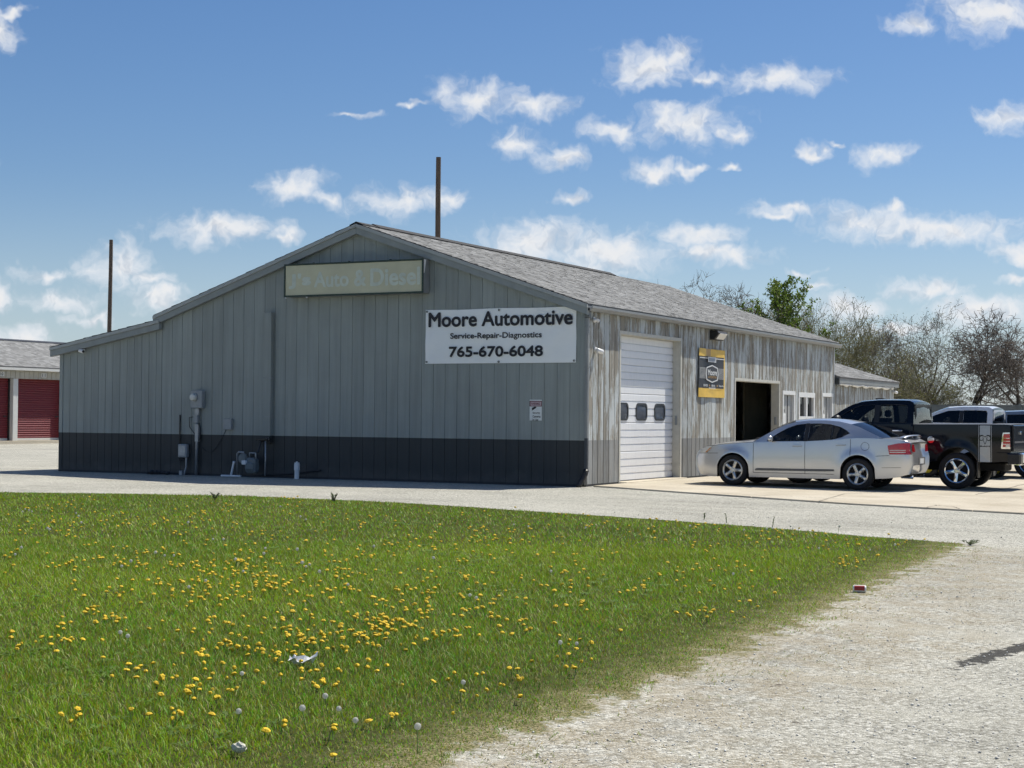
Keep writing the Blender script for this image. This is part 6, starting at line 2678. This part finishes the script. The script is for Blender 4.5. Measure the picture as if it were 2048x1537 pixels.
FY = [flower_mesh('y', h, r, k) for k, (h, r) in enumerate(((.05, .016), (.065, .018), (.075, .017), (.045, .019)))]
FWm = [flower_mesh('w', h, r, k) for k, (h, r) in enumerate(((.09, .014), (.11, .015)))]
CL = [(250, 1150, 190, 34, 105), (500, 1140, 150, 26, 105), (420, 1195, 200, 22, 50), (640, 1185, 130, 28, 55), (200, 1262, 60, 14, 32), (150, 1300, 130, 22, 32), (520, 1300, 130, 28, 70), (660, 1270, 110, 26, 85), (780, 1300, 90, 26, 55), (860, 1250, 110, 30, 60), (560, 1350, 120, 24, 40), (960, 1230, 120, 32, 45), (1000, 1190, 160, 40, 45), (330, 1390, 90, 18, 22), (500, 1400, 160, 24, 26), (980, 1385, 70, 16, 22), (1100, 1310, 90, 22, 22), (350, 1460, 120, 26, 16), (700, 1480, 120, 22, 12), (1250, 1180, 160, 36, 42), (1200, 1090, 260, 36, 70), (600, 1070, 420, 34, 120), (200, 1040, 220, 24, 60), (900, 1050, 300, 24, 60), (1480, 1070, 180, 20, 50), (1550, 1120, 130, 26, 36), (1470, 1215, 60, 20, 14), (1700, 1090, 90, 16, 24), (120, 1100, 160, 30, 40), (800, 1120, 200, 30, 60), (1400, 1250, 60, 18, 6)]
rr = random.Random(77)
spots = []
for (cx, cy, sx_, sy_, n) in CL:
    subs = [(rr.gauss(cx, sx_), rr.gauss(cy, sy_)) for _ in range(max(2, n//7))]
    for _ in range(int(n*.9)):
        if rr.random() < .62:
            c0 = rr.choice(subs)
            px, py = rr.gauss(c0[0], 20), rr.gauss(c0[1], 6)
        else:
            px, py = rr.gauss(cx, sx_), rr.gauss(cy, sy_)
        if -60 < px < 2000 and 1000 < py < 1560:
            g = ground_at(px, py)
            spots.append((g[0], g[1], math.hypot(g[0]-CAM[0], g[1]-CAM[1])))
xs_ = np.array([s_[0] for s_ in spots])
ys_ = np.array([s_[1] for s_ in spots])
ok = in_poly(xs_, ys_, LAWN_A) & (edge_dist(xs_, ys_) > .35)
spots = sorted([s_ for s_, o in zip(spots, ok) if o], key=lambda s_: s_[2])
GRP = 'dandelions flowering in the lawn'
for k, (x, y, d) in enumerate(spots[:300]):
    o = link('dandelion', FY[k % 4], label='yellow dandelion in flower in the near part of the lawn', category='dandelion', group=GRP)
    o.location = (x, y, float(gz(x))+.004)
    s_ = rr.choice([.6, .8, .9, 1.0, 1.1, 1.25])
    o.scale = (s_, s_, rr.uniform(.8, 1.2))
    o.rotation_euler = (rr.gauss(0, .28), rr.gauss(0, .28), rr.uniform(0, 6.28))


def merged(meshes, pts, name, label, sc):
    V, F4, MI, T = [], [], [], []
    me_out = bpy.data.meshes.new(name)
    allv, allf, allm = [], [], []
    cache = []
    for me in meshes:
        cache.append((np.array([v.co for v in me.vertices]), [tuple(p.vertices) for p in me.polygons], [p.material_index for p in me.polygons]))
    off = 0
    for k, (x, y, d) in enumerate(pts):
        v, f, mi = cache[k % len(cache)]
        s_ = rr.uniform(*sc)
        a = rr.uniform(0, 6.28)
        tx_, ty_ = rr.gauss(0, .25), rr.gauss(0, .25)
        c, s2 = math.cos(a), math.sin(a)
        q = np.stack([v[:, 0]*c-v[:, 1]*s2+v[:, 2]*tx_, v[:, 0]*s2+v[:, 1]*c+v[:, 2]*ty_, v[:, 2]], 1)*s_
        q += np.array([x, y, float(gz(x))+.004])
        allv.append(q)
        allf += [tuple(i+off for i in p) for p in f]
        allm += mi
        off += len(v)
    me_out.from_pydata(np.concatenate(allv).tolist(), [], allf)
    for mt in meshes[0].materials:
        me_out.materials.append(mt)
    me_out.polygons.foreach_set('material_index', allm)
    link(name, me_out, kind='stuff', label=label, category='dandelions')


merged(FY, spots[300:], 'distant_dandelions', 'hundreds of smaller yellow dandelions farther back in the lawn', (.8, 1.25))
WH = [(487, 1152), (606, 1142), (618, 1138), (645, 1160), (870, 1128), (310, 1120), (240, 1143), (262, 1139), (330, 1119), (345, 1122), (382, 1187), (415, 1176), (472, 1131), (530, 1108), (528, 1118), (600, 1115), (700, 1181), (605, 1145), (160, 1053), (156, 1042), (95, 1065), (100, 1070), (48, 1022), (55, 1025), (62, 1028), (42, 1030), (150, 1030), (373, 1056), (430, 1085), (450, 1088), (600, 1040), (608, 1046), (740, 1103), (1098, 1157), (940, 1205), (955, 1212), (1158, 1306), (1125, 1310), (925, 1385), (655, 1425), (690, 1445), (240, 1290), (250, 1294), (30, 1120), (40, 1105), (560, 1020), (1028, 1053), (1060, 1060), (1170, 1063), (1380, 1063), (1538, 1063), (1635, 1105), (1740, 1105), (1795, 1100), (1463, 1157), (1580, 1060), (470, 1455), (615, 1460), (705, 1475), (835, 1500), (480, 1370), (1480, 1066), (1545, 1061), (1676, 1062)]
for k, (px, py) in enumerate(WH):
    g = ground_at(px, py+8)
    if not in_poly(np.array([g[0]]), np.array([g[1]]), LAWN_A)[0]:
        continue
    o = link('dandelion_clock', FWm[k % 2], label='white dandelion seed head standing up out of the lawn', category='dandelion clock', group='dandelion seed heads in the lawn')
    o.location = (g[0], g[1], g[2]+.004)
    s_ = rr.uniform(.8, 1.15)
    o.scale = (s_, s_, s_)
    o.rotation_euler = (rr.gauss(0, .2), rr.gauss(0, .2), 0)

# ------------------------------------------------------------------ tall weeds on the far edge of the lawn
WEED = pm('weed_stem', (.10, .13, .05), .8, var=.25, scale=20)


def tall_weed(px, py, h, n, label, spread=.3):
    g = ground_at(px, py)
    root = empty('tall_weed', (g[0], g[1], g[2]), label=label, category='weed', group='tall weeds along the lawn edge')
    m, l = MB(), MB()
    for k in range(n):
        a = R.uniform(0, 6.28)
        L = h*R.uniform(.6, 1.0)
        e = Vector((math.cos(a)*spread*L, math.sin(a)*spread*L, L))
        m.tube([(0, 0, 0), e*.5+Vector((0, 0, .03)), e], [.006, .005, .003], 4)
        for j in range(10):
            p = e*(j+2)/12
            b = R.uniform(0, 6.28)
            q = Vector((math.cos(b), math.sin(b), .5))*R.uniform(.02, .045)
            w = Vector((-q.y, q.x, 0))*.35
            l.face([p, p+q*.6+w, p+q, p+q*.6-w])
    m.build('stem', WEED, root)
    l.build('leaf', WEED, root, fix=False)


tall_weed(668, 1006, .20, 9, 'clump of tall weed on the drive edge below the drain pipes', .35)
tall_weed(430, 1000, .14, 8, 'low leafy weed clump on the drive edge below the meters', .7)
tall_weed(1408, 1040, .15, 2, 'thin weed stalk on the lawn edge below the sedan nose', .12)
tall_weed(1453, 1046, .16, 1, 'single thin weed stalk below the sedan front wheel', .1)
tall_weed(1545, 1055, .20, 1, 'lone thin weed stalk below the middle of the sedan', .2)
tall_weed(1940, 1091, .06, 7, 'flattened weed at the pointed corner of the lawn', 2.6)

# ------------------------------------------------------------------ litter
g = ground_at(1719, 1186)
can = empty('drink_can', (g[0], g[1], g[2]+.036), rz=.25, label='crushed red and white drink can lying on the lawn edge', category='can')
m = MB()
prof = [(.001, -.060), (.026, -.060), (.031, -.053), (.033, -.046)]
m.lathe(prof, (0, 0, 0), 0, 16, m=1)
n = 16
rows = []
for k in range(9):
    s_ = k/8
    dent = 1-.22*math.sin(math.pi*s_)**2
    rows.append([(-.046+.092*s_, .033*math.cos(a*math.pi/8)*(1 if math.cos(a*math.pi/8) < 0 else dent), .033*math.sin(a*math.pi/8)) for a in range(17)])
i0 = len(m.f)
m.grid(rows)
for k in range(i0, len(m.f)):
    a = (k-i0) % 16
    m.m[k] = 0 if a in (0, 1, 2, 5, 6, 7, 8, 13, 14, 15) else 1
m.lathe([(.033, .046), (.031, .053), (.026, .060), (.001, .058)], (0, 0, 0), 0, 16, m=1)
m.build('can_body', [RED, WHITE], can, smooth=True)
g = ground_at(607, 1337)
pp = empty('paper_scrap', (g[0], g[1], g[2]+.05), rz=.5, label='crumpled scrap of white paper in the grass', category='paper')
rows = []
for j in range(7):
    rows.append([(-.085+.028*k+R.uniform(-.008, .008), -.05+.017*j+R.uniform(-.006, .006), .02*math.sin(k*1.7+j)+R.uniform(-.008, .012)+(.04 if k == 6 else 0)) for k in range(7)])
MB().grid(rows).build('sheet', WHITE, pp, fix=False)
g = ground_at(478, 1516)
st_ = MB()
st_.sphere((0, 0, .045), .03, 10, 7, sc=(1.25, 1, .8))
o = st_.build('pale_stone', pm('pale_stone', (.58, .56, .47), .9, var=.2, scale=40, bmp=.5), label='pale rounded stone lying in the near grass', category='stone')
o.location = g
for v in o.data.vertices:
    v.co *= R.uniform(.9, 1.12)

# ------------------------------------------------------------------ loose stones
def loose_stones():
    n = 14000
    s_ = NR.random(n)
    dep = 5.5*(26/5.5)**s_
    lat = (NR.random(n)*2-1)*dep*.42
    x = CAM[0]+FWD[0]*dep+RGT[0]*lat
    y = CAM[1]+FWD[1]*dep+RGT[1]*lat
    ok = ~in_poly(x, y, LAWN_A) & (y < -5)
    x, y, dep = x[ok], y[ok], dep[ok]
    N = len(x)
    r = .0038*np.exp(NR.normal(0, .35, N))*(1+dep*.02)
    base = np.array([(1, 0, 0), (0, 1, 0), (-1, 0, 0), (0, -1, 0), (0, 0, .8), (0, 0, -.5)])
    V = base[None]*r[:, None, None]*NR.uniform(.65, 1.35, (N, 6, 1))
    a = NR.uniform(0, 6.28, N)
    c, s2 = np.cos(a)[:, None], np.sin(a)[:, None]
    V = np.stack([V[..., 0]*c-V[..., 1]*s2, V[..., 0]*s2+V[..., 1]*c, V[..., 2]], 2)
    V += np.stack([x, y, gz(x)+r*.35], 1)[:, None]
    F0 = np.array([(0, 1, 4), (1, 2, 4), (2, 3, 4), (3, 0, 4), (1, 0, 5), (2, 1, 5), (3, 2, 5), (0, 3, 5)])
    F = (np.arange(N)[:, None, None]*6+F0[None]).reshape(-1, 3)
    t = np.clip(NR.normal(.66, .12, N), .35, .9)
    T = np.stack([t*1.02, t, t*.93], 1)
    link('loose_stones', np_mesh('loose_stones', V.reshape(-1, 3), F, mat_tint('stone_chips', .9, spec=.2), tint=np.repeat(T, 6, axis=0)), kind='stuff', label='loose stone chips on the gravel', category='gravel')


loose_stones()
